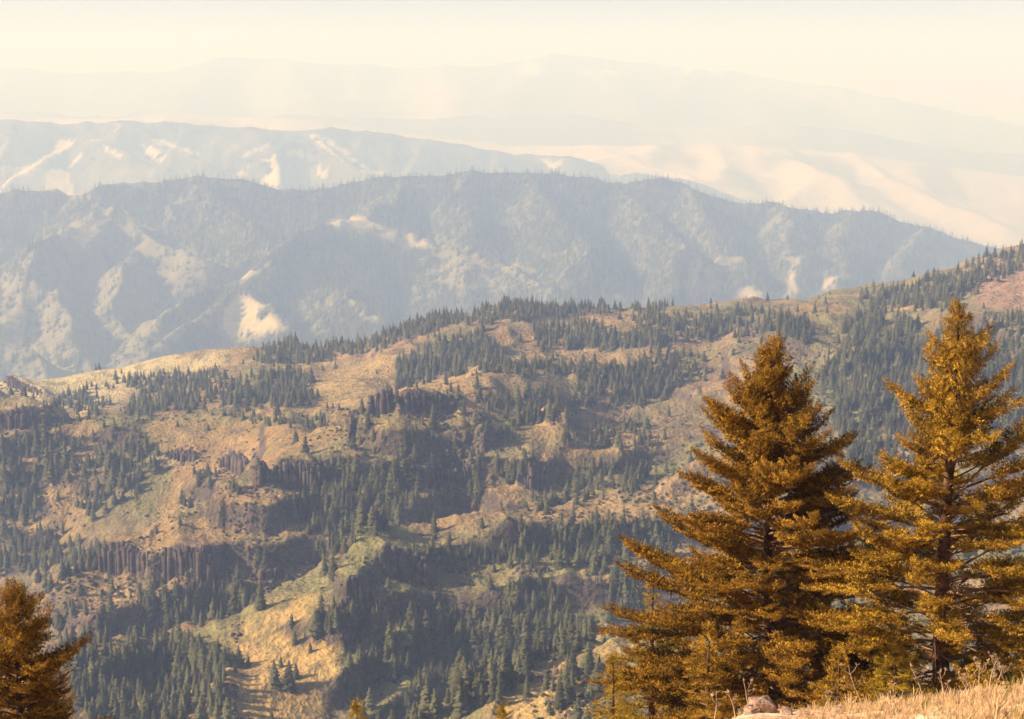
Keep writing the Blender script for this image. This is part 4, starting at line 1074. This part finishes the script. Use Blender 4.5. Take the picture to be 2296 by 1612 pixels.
# cliffs: basalt columns set along the rims
def build_cliff(L3, h, lab, seed):
    g = np.random.default_rng(seed); v, f = [], []
    seg = np.diff(L3[:, :2], axis=0); ln = np.hypot(seg[:, 0], seg[:, 1]); cum = np.concatenate([[0], np.cumsum(ln)]); tot = cum[-1]
    s = 0
    org = np.array([L3[len(L3) // 2][0], L3[len(L3) // 2][1], 0])
    while s < tot:
        w = g.choice([g.uniform(.8, 1.6), g.uniform(1.6, 4.0)], p=[.6, .4]); i = min(np.searchsorted(cum, s + 1e-6) - 1, len(seg) - 1)
        t = (s - cum[i]) / max(ln[i], 1e-6); p = L3[i] + t * (L3[i + 1] - L3[i])
        d = seg[i] / max(ln[i], 1e-6); nrm = np.array([d[1], -d[0]])      # downhill side
        endk = min(1, (s + 6) / 14, (tot - s + 6) / 14)
        for row in range(2):
            hh = h * endk * g.uniform(.35, 1.1) * (1 - .45 * row)
            off = g.uniform(-1.0, 1.2) + row * 2.2
            c = p[:2] + nrm * off + d * g.uniform(-.4, .4)
            zt = float(mid.zat(p[0] - nrm[0] * 5, p[1] - nrm[1] * 5)) + g.uniform(-3.2, .8) - row * h * .35 * g.uniform(.6, 1.3)
            zb = float(mid.zat(c[0] + nrm[0] * 4, c[1] + nrm[1] * 4)) - 2.5
            if zt - zb < 1.5: continue
            zb = min(zb, zt - hh)
            n = int(g.integers(5, 7)); a0 = g.uniform(0, 6.28); b = len(v)
            lean = g.uniform(-.25, .25, 2)
            for z, rr in ((zb, 1.12), (zb + .55 * (zt - zb), 1.0), (zt - .4, .92), (zt, .6)):
                for q in range(n):
                    a = a0 + 6.283 * q / n
                    k = (z - zb) / max(zt - zb, .1)
                    v.append((c[0] + w * .62 * rr * math.cos(a) + lean[0] * k - org[0], c[1] + w * .75 * rr * math.sin(a) + lean[1] * k - org[1], z))
            for lv in range(3):
                for q in range(n):
                    a = b + lv * n + q; e = b + lv * n + (q + 1) % n
                    f += [(a, e, e + n), (a, e + n, a + n)]
            for q in range(1, n - 1): f.append((b + 3 * n, b + 3 * n + q, b + 3 * n + q + 1))
        s += w * g.uniform(.75, 1.15)
    # fallen blocks below
    for k in range(int(tot / 3)):
        s = g.uniform(0, tot); i = min(np.searchsorted(cum, s + 1e-6) - 1, len(seg) - 1)
        t = (s - cum[i]) / max(ln[i], 1e-6); p = L3[i] + t * (L3[i + 1] - L3[i]); d = seg[i] / max(ln[i], 1e-6); nrm = np.array([d[1], -d[0]])
        c = p[:2] + nrm * g.uniform(4, 14); zz = float(mid.zat(c[0], c[1]))
        rv, rf = rock_arr[g.integers(0, 5)]; sz = g.uniform(.5, 1.6); a = g.uniform(0, 6.28)
        Rm = np.array([[math.cos(a), -math.sin(a), 0], [math.sin(a), math.cos(a), 0], [0, 0, .9]])
        b = len(v); v += [tuple(q) for q in (rv @ Rm.T * sz + np.array([c[0] - org[0], c[1] - org[1], zz]))]; f += [tuple(q + b) for q in rf]
    if not f: return
    o = mesh_np('basalt_cliff', v, f, M_rock); o.location = org
    tag(o, lab, 'cliff', 'basalt cliffs on the canyon slope')
for i, (L3, h, lab) in enumerate(cl3): build_cliff(L3, h * 0.7, lab, 900 + i)

# ---- trees on the far ridges
def far_wood(name, sh, n, box, field, tallr, label, wk=1.0):
    vx = rng.uniform(-60, 2360, n); vy = rng.uniform(box[0], box[1], n)
    X, Y, Zc, ok = sh.cast(vx, vy)
    i = np.clip(((X / Y - sh.U[0]) / (sh.U[1] - sh.U[0])).round().astype(int), 0, len(sh.U) - 1)
    j = np.clip(np.searchsorted(sh.D, Y), 0, len(sh.D) - 1)
    k = ok & (rng.uniform(0, 1, n) < field[i, j])
    X, Y, Zc = X[k], Y[k], Zc[k]; h = rng.uniform(*tallr, len(X))
    scatter(name, np.stack([X, Y, Zc - .5], 1), h, rng.uniform(0, 6.28, len(X)), rng.integers(0, 3, len(X)), far_src, label, 'forest', h * wk)
fd2 = np.clip(f2[2] * smooth(-.75, .05, f2[3] * .6 + f2[4] + .25), 0, 1)
far_wood('ridge_forest', r2, 50000, (380, 880), fd2, (20, 38), 'dense conifer forest covering the wooded ridge', 1.55)
fd3 = np.clip(f3[2] * smooth(-.1, .35, f3[3] + f3[4] + .15), 0, 1)
far_wood('far_ridge_forest', r3, 15000, (265, 430), fd3, (20, 38), 'thin hazy forest dotted over the far ridge', 1.7)
# ------------------------------------------------------------------ foreground firs
def spray_arrays(seed, needles=200):
    """a flat branchlet one unit long: short needles all round its side shoots"""
    g = np.random.default_rng(seed); shoots = [((0, 0, 0), (1, 0, .05))]
    for k in range(7):
        t = .12 + .12 * k
        for s in (-1, 1):
            L = (.46 - .38 * t) * g.uniform(.7, 1.15); an = R(g.uniform(38, 62))
            shoots.append(((t, 0, .05 * t), (t + L * math.cos(an), s * L * math.sin(an), .05 * t + g.uniform(-.02, .09))))
    ls = np.array([np.linalg.norm(np.subtract(b, a)) for a, b in shoots]); pr = ls / ls.sum()
    V_, F_ = [], []
    for q in range(needles):
        a, b = shoots[g.choice(len(shoots), p=pr)]; a = np.array(a); b = np.array(b)
        t = g.uniform(.1, 1.03); p = a + (b - a) * t; ax = (b - a) / np.linalg.norm(b - a)
        d = g.normal(size=3); d -= ax * d.dot(ax); d /= np.linalg.norm(d); d[2] = d[2] * .9 + .25
        d = d * .75 + ax * g.uniform(.3, .9); d /= np.linalg.norm(d)
        L = g.uniform(.06, .11); w = g.uniform(.013, .023)
        s = np.cross(d, g.normal(size=3)); s /= np.linalg.norm(s)
        i = len(V_); V_ += [p - s * w, p + s * w, p + d * L]; F_.append((i, i + 1, i + 2))
    return np.array(V_), np.array(F_)
SQ = np.array([1.0, 1.3, 1.35])
def spray_set(mat):
    out = []
    for i in range(6):
        v, f = spray_arrays(300 + i); out.append(unlinked('fir_spray_source', v * SQ, f, mat))
    return out
SPR = {}
def crown_instances(P, E, S, K, fol, parent):
    """the foliage of one fir: many small sprays set on its branches"""
    if fol.name not in SPR: SPR[fol.name] = spray_set(fol)
    me = bpy.data.meshes.new('crown'); n_ = len(P); me.vertices.add(n_); me.vertices.foreach_set('co', np.asarray(P, np.float32).ravel())
    a = me.attributes.new('eul', 'FLOAT_VECTOR', 'POINT'); a.data.foreach_set('vector', np.asarray(E, np.float32).ravel())
    a = me.attributes.new('scl', 'FLOAT', 'POINT'); a.data.foreach_set('value', np.asarray(S, np.float32))
    a = me.attributes.new('pick', 'INT', 'POINT'); a.data.foreach_set('value', np.asarray(K, np.int32))
    o = bpy.data.objects.new('crown', me); col.objects.link(o); o.parent = parent
    me.materials.append(fol)
    key = 'crown_' + fol.name
    ng = bpy.data.node_groups.get(key)
    if ng is None:
        ng = bpy.data.node_groups.new(key, 'GeometryNodeTree')
        ng.interface.new_socket('Geometry', in_out='INPUT', socket_type='NodeSocketGeometry')
        ng.interface.new_socket('Geometry', in_out='OUTPUT', socket_type='NodeSocketGeometry')
        n, l = ng.nodes, ng.links
        gi = n.new('NodeGroupInput'); go = n.new('NodeGroupOutput'); jn = n.new('GeometryNodeJoinGeometry')
        for s in reversed(SPR[fol.name]):
            oi = n.new('GeometryNodeObjectInfo'); oi.inputs['Object'].default_value = s; oi.inputs['As Instance'].default_value = True
            l.new(oi.outputs['Geometry'], jn.inputs[0])
        iop = n.new('GeometryNodeInstanceOnPoints'); iop.inputs['Pick Instance'].default_value = True
        def att(nm, ty):
            a = n.new('GeometryNodeInputNamedAttribute'); a.data_type = ty; a.inputs['Name'].default_value = nm
            return [q for q in a.outputs if q.enabled and q.name == 'Attribute'][0]
        l.new(gi.outputs[0], iop.inputs['Points']); l.new(jn.outputs[0], iop.inputs['Instance'])
        l.new(att('pick', 'INT'), iop.inputs['Instance Index'])
        er = n.new('FunctionNodeEulerToRotation'); l.new(att('eul', 'FLOAT_VECTOR'), er.inputs[0]); l.new(er.outputs[0], iop.inputs['Rotation'])
        l.new(att('scl', 'FLOAT'), iop.inputs['Scale'])
        l.new(iop.outputs[0], go.inputs[0])
    md = o.modifiers.new('sprays', 'NODES'); md.node_group = ng
    o['kind'] = 'stuff'
    return o

def tube(pts, rad, n):
    pts = np.asarray(pts, float); v, f = [], []
    for i, p in enumerate(pts):
        d = pts[min(i + 1, len(pts) - 1)] - pts[max(i - 1, 0)]; d = d / (np.linalg.norm(d) + 1e-9)
        a = np.cross(d, (0, 0, 1) if abs(d[2]) < .9 else (1, 0, 0)); a /= np.linalg.norm(a); b = np.cross(d, a)
        for q in range(n):
            t = 6.283 * q / n; v.append(p + rad[i] * (math.cos(t) * a + math.sin(t) * b))
    for i in range(len(pts) - 1):
        for q in range(n):
            x, y = i * n + q, i * n + (q + 1) % n; f += [(x, y, y + n), (x, y + n, x + n)]
    return v, f

def make_fir(apex_v, D, Rm, seed, label, nb, fol, prof=.7, up_top=50, low=-8, skirt=.05, base_v=None, group=None, tw=.13, lop=None, trunk_r=None, gaps=.12):
    g = np.random.default_rng(seed)
    ax_, ay_, az_ = [float(c) for c in pt(apex_v[0], apex_v[1], D)]
    bx = float(pt(base_v if base_v else apex_v[0], 1600, D)[0])
    gz = float(near_z(np.array([bx]), np.array([float(D)]))[0]) - .1
    H = az_ - gz; top = np.array([ax_ - bx, 0, H])
    e = bpy.data.objects.new('fir_tree', None); col.objects.link(e); e.location = (bx, D, gz)
    tag(e, label, 'fir tree', group)
    ts = np.linspace(0, 1, 14); wob = np.cumsum(g.normal(0, .012, (14, 2)), 0) * (1 - ts)[:, None] * H * .3
    tp = np.stack([top[0] * ts + wob[:, 0], wob[:, 1], H * ts], 1)
    r0 = trunk_r or .020 * H
    v, f = tube(tp, r0 * (1 - ts) ** .8 + .008 + r0 * .5 * np.exp(-ts * 25), 9)
    mesh_np('trunk', v, f, M_near_bark, True).parent = e
    tat = lambda t: np.array([np.interp(t, ts, tp[:, i]) for i in range(3)])
    CP, CE, CS, CK = [], [], [], []
    ga = g.uniform(0, 6.28)
    for k in range(nb):
        q = (k + g.uniform(0, 1)) / nb
        s = skirt * 0 + (1 - skirt) * q ** .82            # 0 top .. 1 bottom
        t = 1 - s
        if t < skirt: continue
        ga += 2.399963 + g.uniform(-.5, .5)
        L = Rm * max(s, .012) ** prof * g.uniform(.62, 1.12)
        L *= .72 + .56 * float(vnoise(np.array([math.cos(ga) * 1.6 + seed]), np.array([s * 8 + math.sin(ga) * 1.6]), seed)[0])
        if lop: L *= lop(ga, s)
        L = max(L, .12)
        el = R(up_top * (1 - s) ** 1.9 + low * s ** .6 + g.uniform(-9, 9))
        if g.uniform() < gaps: L *= .55
        p0 = tat(t); hd = np.array([math.cos(ga), math.sin(ga), 0.])
        n = 7; pts = [p0]; st = L / (n - 1); a = el
        for i in range(n - 1):
            d = hd * math.cos(a) + np.array([0, 0, math.sin(a)])
            pts.append(pts[-1] + d * st)
            a += (R(7) if i > 2 else R(-4) * s) + g.uniform(-.05, .05)
            hd = np.array([hd[0] * math.cos(.05) - hd[1] * math.sin(.05), hd[1] * math.cos(.05) + hd[0] * math.sin(.05), 0]) if g.uniform() < .5 else hd
        pts = np.array(pts)
        if L > .35:
            v, f = tube(pts, np.linspace(.009 + .008 * L, .003, n), 5)
            mesh_np('branch', v, f, M_twig, True).parent = e
        # sprays
        sl = st * np.arange(n)
        m = max(2, int(L * (1 - .18) / tw))
        start = .10 if s < .35 else .22 + .18 * s
        for i in range(m):
            c = start + (1 - start) * (i + g.uniform(0, 1)) / m
            p = np.array([np.interp(c * L, sl, pts[:, j]) for j in range(3)])
            j = min(int(c * (n - 1)), n - 2); d = pts[j + 1] - pts[j]; d /= np.linalg.norm(d)
            side = np.cross(d, (0, 0, 1)); side /= np.linalg.norm(side) + 1e-9; upv = np.cross(side, d)
            sg = 1 if (i % 2) else -1
            an = R(g.uniform(30, 62)) * sg
            if c > .93: an *= .3
            dd = d * math.cos(an) + side * math.sin(an) + upv * g.uniform(-.05, .34)
            dd /= np.linalg.norm(dd)
            sc = ((1 - c) * .34 * L + .20) * g.uniform(.75, 1.2); sc = min(sc, .50)
            s2 = np.cross(dd, upv + .28 * g.normal(size=3)); s2 /= np.linalg.norm(s2); u2 = np.cross(s2, dd)
            CP.append(p); CE.append(tuple(Matrix(np.stack([dd, s2, u2], 1).tolist()).to_euler())); CS.append(sc); CK.append(g.integers(0, 6))
    # leader tuft
    for i in range(5):
        a = g.uniform(0, 6.28); dd = np.array([.3 * math.cos(a), .3 * math.sin(a), 1.]) if i else np.array([0, 0, 1.]); dd /= np.linalg.norm(dd)
        s2 = np.cross(dd, g.normal(size=3)); s2 /= np.linalg.norm(s2); u2 = np.cross(s2, dd)
        CP.append(tat(.985) - np.array([0, 0, .22])); CE.append(tuple(Matrix(np.stack([dd, s2, u2], 1).tolist()).to_euler())); CS.append(.42 if i == 0 else .3); CK.append(i)
    crown_instances(CP, CE, CS, CK, fol, e)
    # bare dead twigs low on the trunk
    for k in range(int(nb * .10)):
        t = g.uniform(.08, .55); a = g.uniform(0, 6.28); L = Rm * g.uniform(.25, .6); p0 = tat(t)
        pts = [p0]; el = g.uniform(-.4, .3)
        for i in range(4):
            pts.append(pts[-1] + np.array([math.cos(a) * math.cos(el), math.sin(a) * math.cos(el), math.sin(el)]) * L / 4); el += g.uniform(-.25, .35); a += g.uniform(-.3, .3)
        v, f = tube(pts, np.linspace(.014, .003, 5), 4)
        mesh_np('branch', v, f, M_twig, True).parent = e
    return e

make_fir((1728, 772), 37, 4.6, 401, 'large dense orange fir with a blunt top, left of the tallest foreground fir', 310, M_near_fol_d, prof=.68, base_v=1712, up_top=60, low=3, trunk_r=.17, tw=.062, gaps=.2)
make_fir((2150, 684), 34, 4.1, 402, 'tallest golden fir with an open crown, at the right of the foreground', 205, M_near_fol, prof=.70, base_v=2115, up_top=62, low=8, trunk_r=.20, gaps=.25, tw=.075,
         lop=lambda a, s: 1 + .25 * (math.cos(a) > .5) * (s > .4))
make_fir((32, 1316), 28, 2.3, 403, 'dark orange fir cut off by the left edge of the picture', 165, M_near_fol_d, prof=.72, up_top=55, low=8, skirt=.03, tw=.07)
make_fir((1463, 1285), 38.5, 1.9, 404, 'yellow green young fir against the left side of the big dense fir', 80, M_near_fol_y, prof=.85, up_top=40, low=5, tw=.08)
make_fir((1374, 1470), 35.5, 1.15, 405, 'thin young fir with a bare pale stem below the big dense fir', 60, M_near_fol_y, prof=.8, up_top=40, low=10, tw=.12, gaps=.4)
make_fir((1590, 1400), 35.2, 1.2, 409, 'bushy young fir in front of the big dense fir', 60, M_near_fol, prof=.8, up_top=40, low=5, tw=.08)
make_fir((1880, 1462), 33.2, .8, 406, 'short young fir in the gap between the two big firs', 44, M_near_fol, prof=.7, up_top=45, low=10, tw=.08)
make_fir((2008, 1440), 32.6, .95, 407, 'bright yellow green young fir at the foot of the tallest fir', 52, M_near_fol_y, prof=.7, up_top=45, low=10, tw=.08)
make_fir((801, 1580), 30, .6, 408, 'golden tip of a young fir at the bottom edge, left of centre', 26, M_near_fol_y, prof=.8, up_top=45, low=15, tw=.08)
make_fir((1128, 1590), 31, .6, 410, 'golden tip of a young fir at the bottom edge below the lower right spur', 26, M_near_fol_y, prof=.8, up_top=45, low=15, tw=.08)

# ------------------------------------------------------------------ dry grass, weeds and stones on the knoll
def tuft_arrays(seed, n=16, h=1.0):
    g = np.random.default_rng(seed); V_, F_ = [], []
    for k in range(n):
        a = g.uniform(0, 6.28); r = g.uniform(0, .12); x, y = r * math.cos(a), r * math.sin(a)
        b = g.uniform(0, 6.28); ln = g.uniform(.1, .55); L = h * g.uniform(.5, 1.1); w = g.uniform(.012, .022)
        c = g.uniform(0, 6.28); wx_, wy_ = w * math.cos(c), w * math.sin(c)
        i = len(V_)
        for t, ww in ((0, 1), (.5, .8), (.85, .45)):
            ox, oy = x + math.cos(b) * ln * t * t * L, y + math.sin(b) * ln * t * t * L
            V_ += [(ox - wx_ * ww, oy - wy_ * ww, t * L), (ox + wx_ * ww, oy + wy_ * ww, t * L)]
        V_.append((x + math.cos(b) * ln * L, y + math.sin(b) * ln * L, L * .95))
        F_ += [(i, i + 1, i + 3), (i, i + 3, i + 2), (i + 2, i + 3, i + 5), (i + 2, i + 5, i + 4), (i + 4, i + 5, i + 6)]
    return np.array(V_), np.array(F_)
tufts = [unlinked('grass_tuft_source', *tuft_arrays(340 + i), M_grass if i < 4 else M_grass_g) for i in range(5)]
n = 26000
gx = rng.uniform(-3, 15, n); gy = rng.uniform(17, 33, n)
gz = near_z(gx, gy); vx, vy = proj(gx, gy, gz)
k = (vx > 1560) & (vx < 2420) & (vy < 1760) & (fbm(gx / .9, gy / .9, 800, 3) > .0 - .35 * smooth(1650, 1950, vx))
gx, gy, gz = gx[k], gy[k], gz[k]
hh = rng.uniform(.09, .25, len(gx)) * (.42 + .58 * smooth(1700, 2000, CX + gx / gy * F * .97)) * (1 + .8 * fbm(gx / .8, gy / .8, 810, 3)) * rng.choice([.55, .85, 1.6], len(gx), p=[.45, .5, .05])
scatter('dry_grass', np.stack([gx, gy, gz - .02], 1), hh, rng.uniform(0, 6.28, len(gx)), rng.choice(5, len(gx), p=[.23, .23, .23, .22, .09]), tufts, 'bleached dry grass covering the near knoll', 'grass', hh * 1.1)

def weed(vx_, vy_, D, h, lean, label, fork=3, seed=0):
    g = np.random.default_rng(seed)
    x = float(pt(vx_, vy_, D)[0]); z = float(near_z(np.array([x]), np.array([D]))[0])
    e = bpy.data.objects.new('dry_weed', None); col.objects.link(e); e.location = (x, D, z)
    tag(e, label, 'dry weed', 'dry weeds standing on the grassy knoll')
    pts = [(0, 0, -.05)]; a = lean
    for i in range(6):
        pts.append((pts[-1][0] + math.sin(a) * h / 6, pts[-1][1] + g.uniform(-.02, .02), pts[-1][2] + math.cos(a) * h / 6)); a += g.uniform(-.10, .14) * (1 if lean >= 0 else -1)
    v, f = tube(pts, np.linspace(.012, .005, 7), 5)
    mesh_np('stem', v, f, M_stalk, True).parent = e
    for q in range(fork):
        p = np.array(pts[int(g.integers(3, 6))]); b = g.uniform(.35, .9) * g.choice([-1, 1]); L = h * g.uniform(.15, .35)
        w = [p, p + np.array([math.sin(b) * L * .6, g.uniform(-.1, .1) * L, math.cos(b) * L * .5]), p + np.array([math.sin(b) * L * .9, 0, math.cos(b) * L])]
        v, f = tube(w, [.006, .005, .003], 4); mesh_np('side_stem', v, f, M_stalk, True).parent = e
        pts.append(tuple(w[-1]))
    V_, F_ = [], []
    for c in [pts[6]] + pts[7:]:
        for q in range(16):
            d = g.normal(size=3) * .03; d[2] = abs(d[2]) + .015; s = g.normal(size=3) * .006; i = len(V_)
            V_ += [np.array(c) - s, np.array(c) + s, np.array(c) + d]; F_.append((i, i + 1, i + 2))
    mesh_np('seed_head', V_, F_, M_stalk).parent = e
for i, (x, y, D, h, ln, lab) in enumerate([
        (2075, 1545, 28.2, .85, -.30, 'long dry stalk leaning left at the left foot of the grass bank'),
        (2120, 1560, 27.5, .62, -.12, 'upright dry stalk at the left part of the grass bank'),
        (1935, 1585, 28.4, .95, -.22, 'tall dry stalk leaning left before the gap between the firs'),
        (2000, 1580, 27.8, .5, .1, 'short dry stalk in the low middle of the bank'),
        (2150, 1560, 27.6, .75, .32, 'dry stalk bending right over the bank'),
        (2198, 1530, 28.2, .72, -.06, 'straight dry stalk beside the pale clump'),
        (2218, 1528, 28.4, .78, .05, 'forked pale stalk in the thick clump at right'),
        (2228, 1532, 28.0, .60, .16, 'short thick stalk in the clump at right'),
        (2262, 1520, 28.3, .85, -.28, 'dry stalk leaning left near the right edge'),
        (2285, 1515, 28.1, .60, .35, 'dry stalk at the right edge leaning out of the picture'),
        (1680, 1600, 28.6, .70, -.10, 'thin dry stalk standing beside the pale rock'),
        (1650, 1612, 28.4, .60, -.22, 'thin dry stalk left of the pale rock, leaning left'),
        (1600, 1620, 28.6, .75, .05, 'thin dry stalk farthest left on the bank'),
        (1845, 1600, 28.0, .45, .2, 'short dry stalk right of the stones'),
        (2175, 1500 + 70, 27.0, .55, -.35, 'low dry stalk crossing the bright grass')]):
    weed(x, y, D, h, ln, lab, 3 + i % 3, 850 + i)

def stone(vx_, vy_, D, s, label, seed, flat=.7):
    x = float(pt(vx_, vy_, D)[0]); z = float(near_z(np.array([x]), np.array([D]))[0])
    import bmesh
    g = np.random.default_rng(seed); v0, f0 = rock_arr[seed % 5]
    bm = bmesh.new(); vv = [bm.verts.new(q) for q in v0]
    for q in f0: bm.faces.new([vv[i] for i in q])
    bmesh.ops.subdivide_edges(bm, edges=bm.edges, cuts=2, use_grid_fill=True)
    for q in bm.verts: q.co += Vector(g.normal(0, .03, 3))
    bmesh.ops.bevel(bm, geom=[ed for ed in bm.edges if ed.is_manifold and ed.calc_face_angle() > .6], offset=.05, segments=1, affect='EDGES')
    me = bpy.data.meshes.new('stone'); bm.to_mesh(me); bm.free(); me.materials.append(M_stone)
    o = bpy.data.objects.new('stone', me); col.objects.link(o)
    o.location = (x, D, z + s * flat * .35); o.scale = (s, s * .8, s * flat); o.rotation_euler = (0, 0, g.uniform(0, 3))
    tag(o, label, 'stone', 'stones on the grassy knoll')
stone(1707, 1600, 28.6, .27, 'largest pale blocky stone at the left end of the grass bank', 1, .8)
stone(1683, 1606, 28.4, .19, 'pale flat stone just left of the largest one', 2, .5)
stone(1762, 1600, 28.2, .14, 'small stone right of the largest one', 3)
stone(1800, 1603, 27.8, .12, 'small brown stone in the dry grass', 4)
stone(1878, 1596, 27.9, .13, 'low stone below the gap between the firs', 5, .5)
stone(2105, 1590, 26.5, .08, 'small stone half hidden in the bright grass', 6, .5)
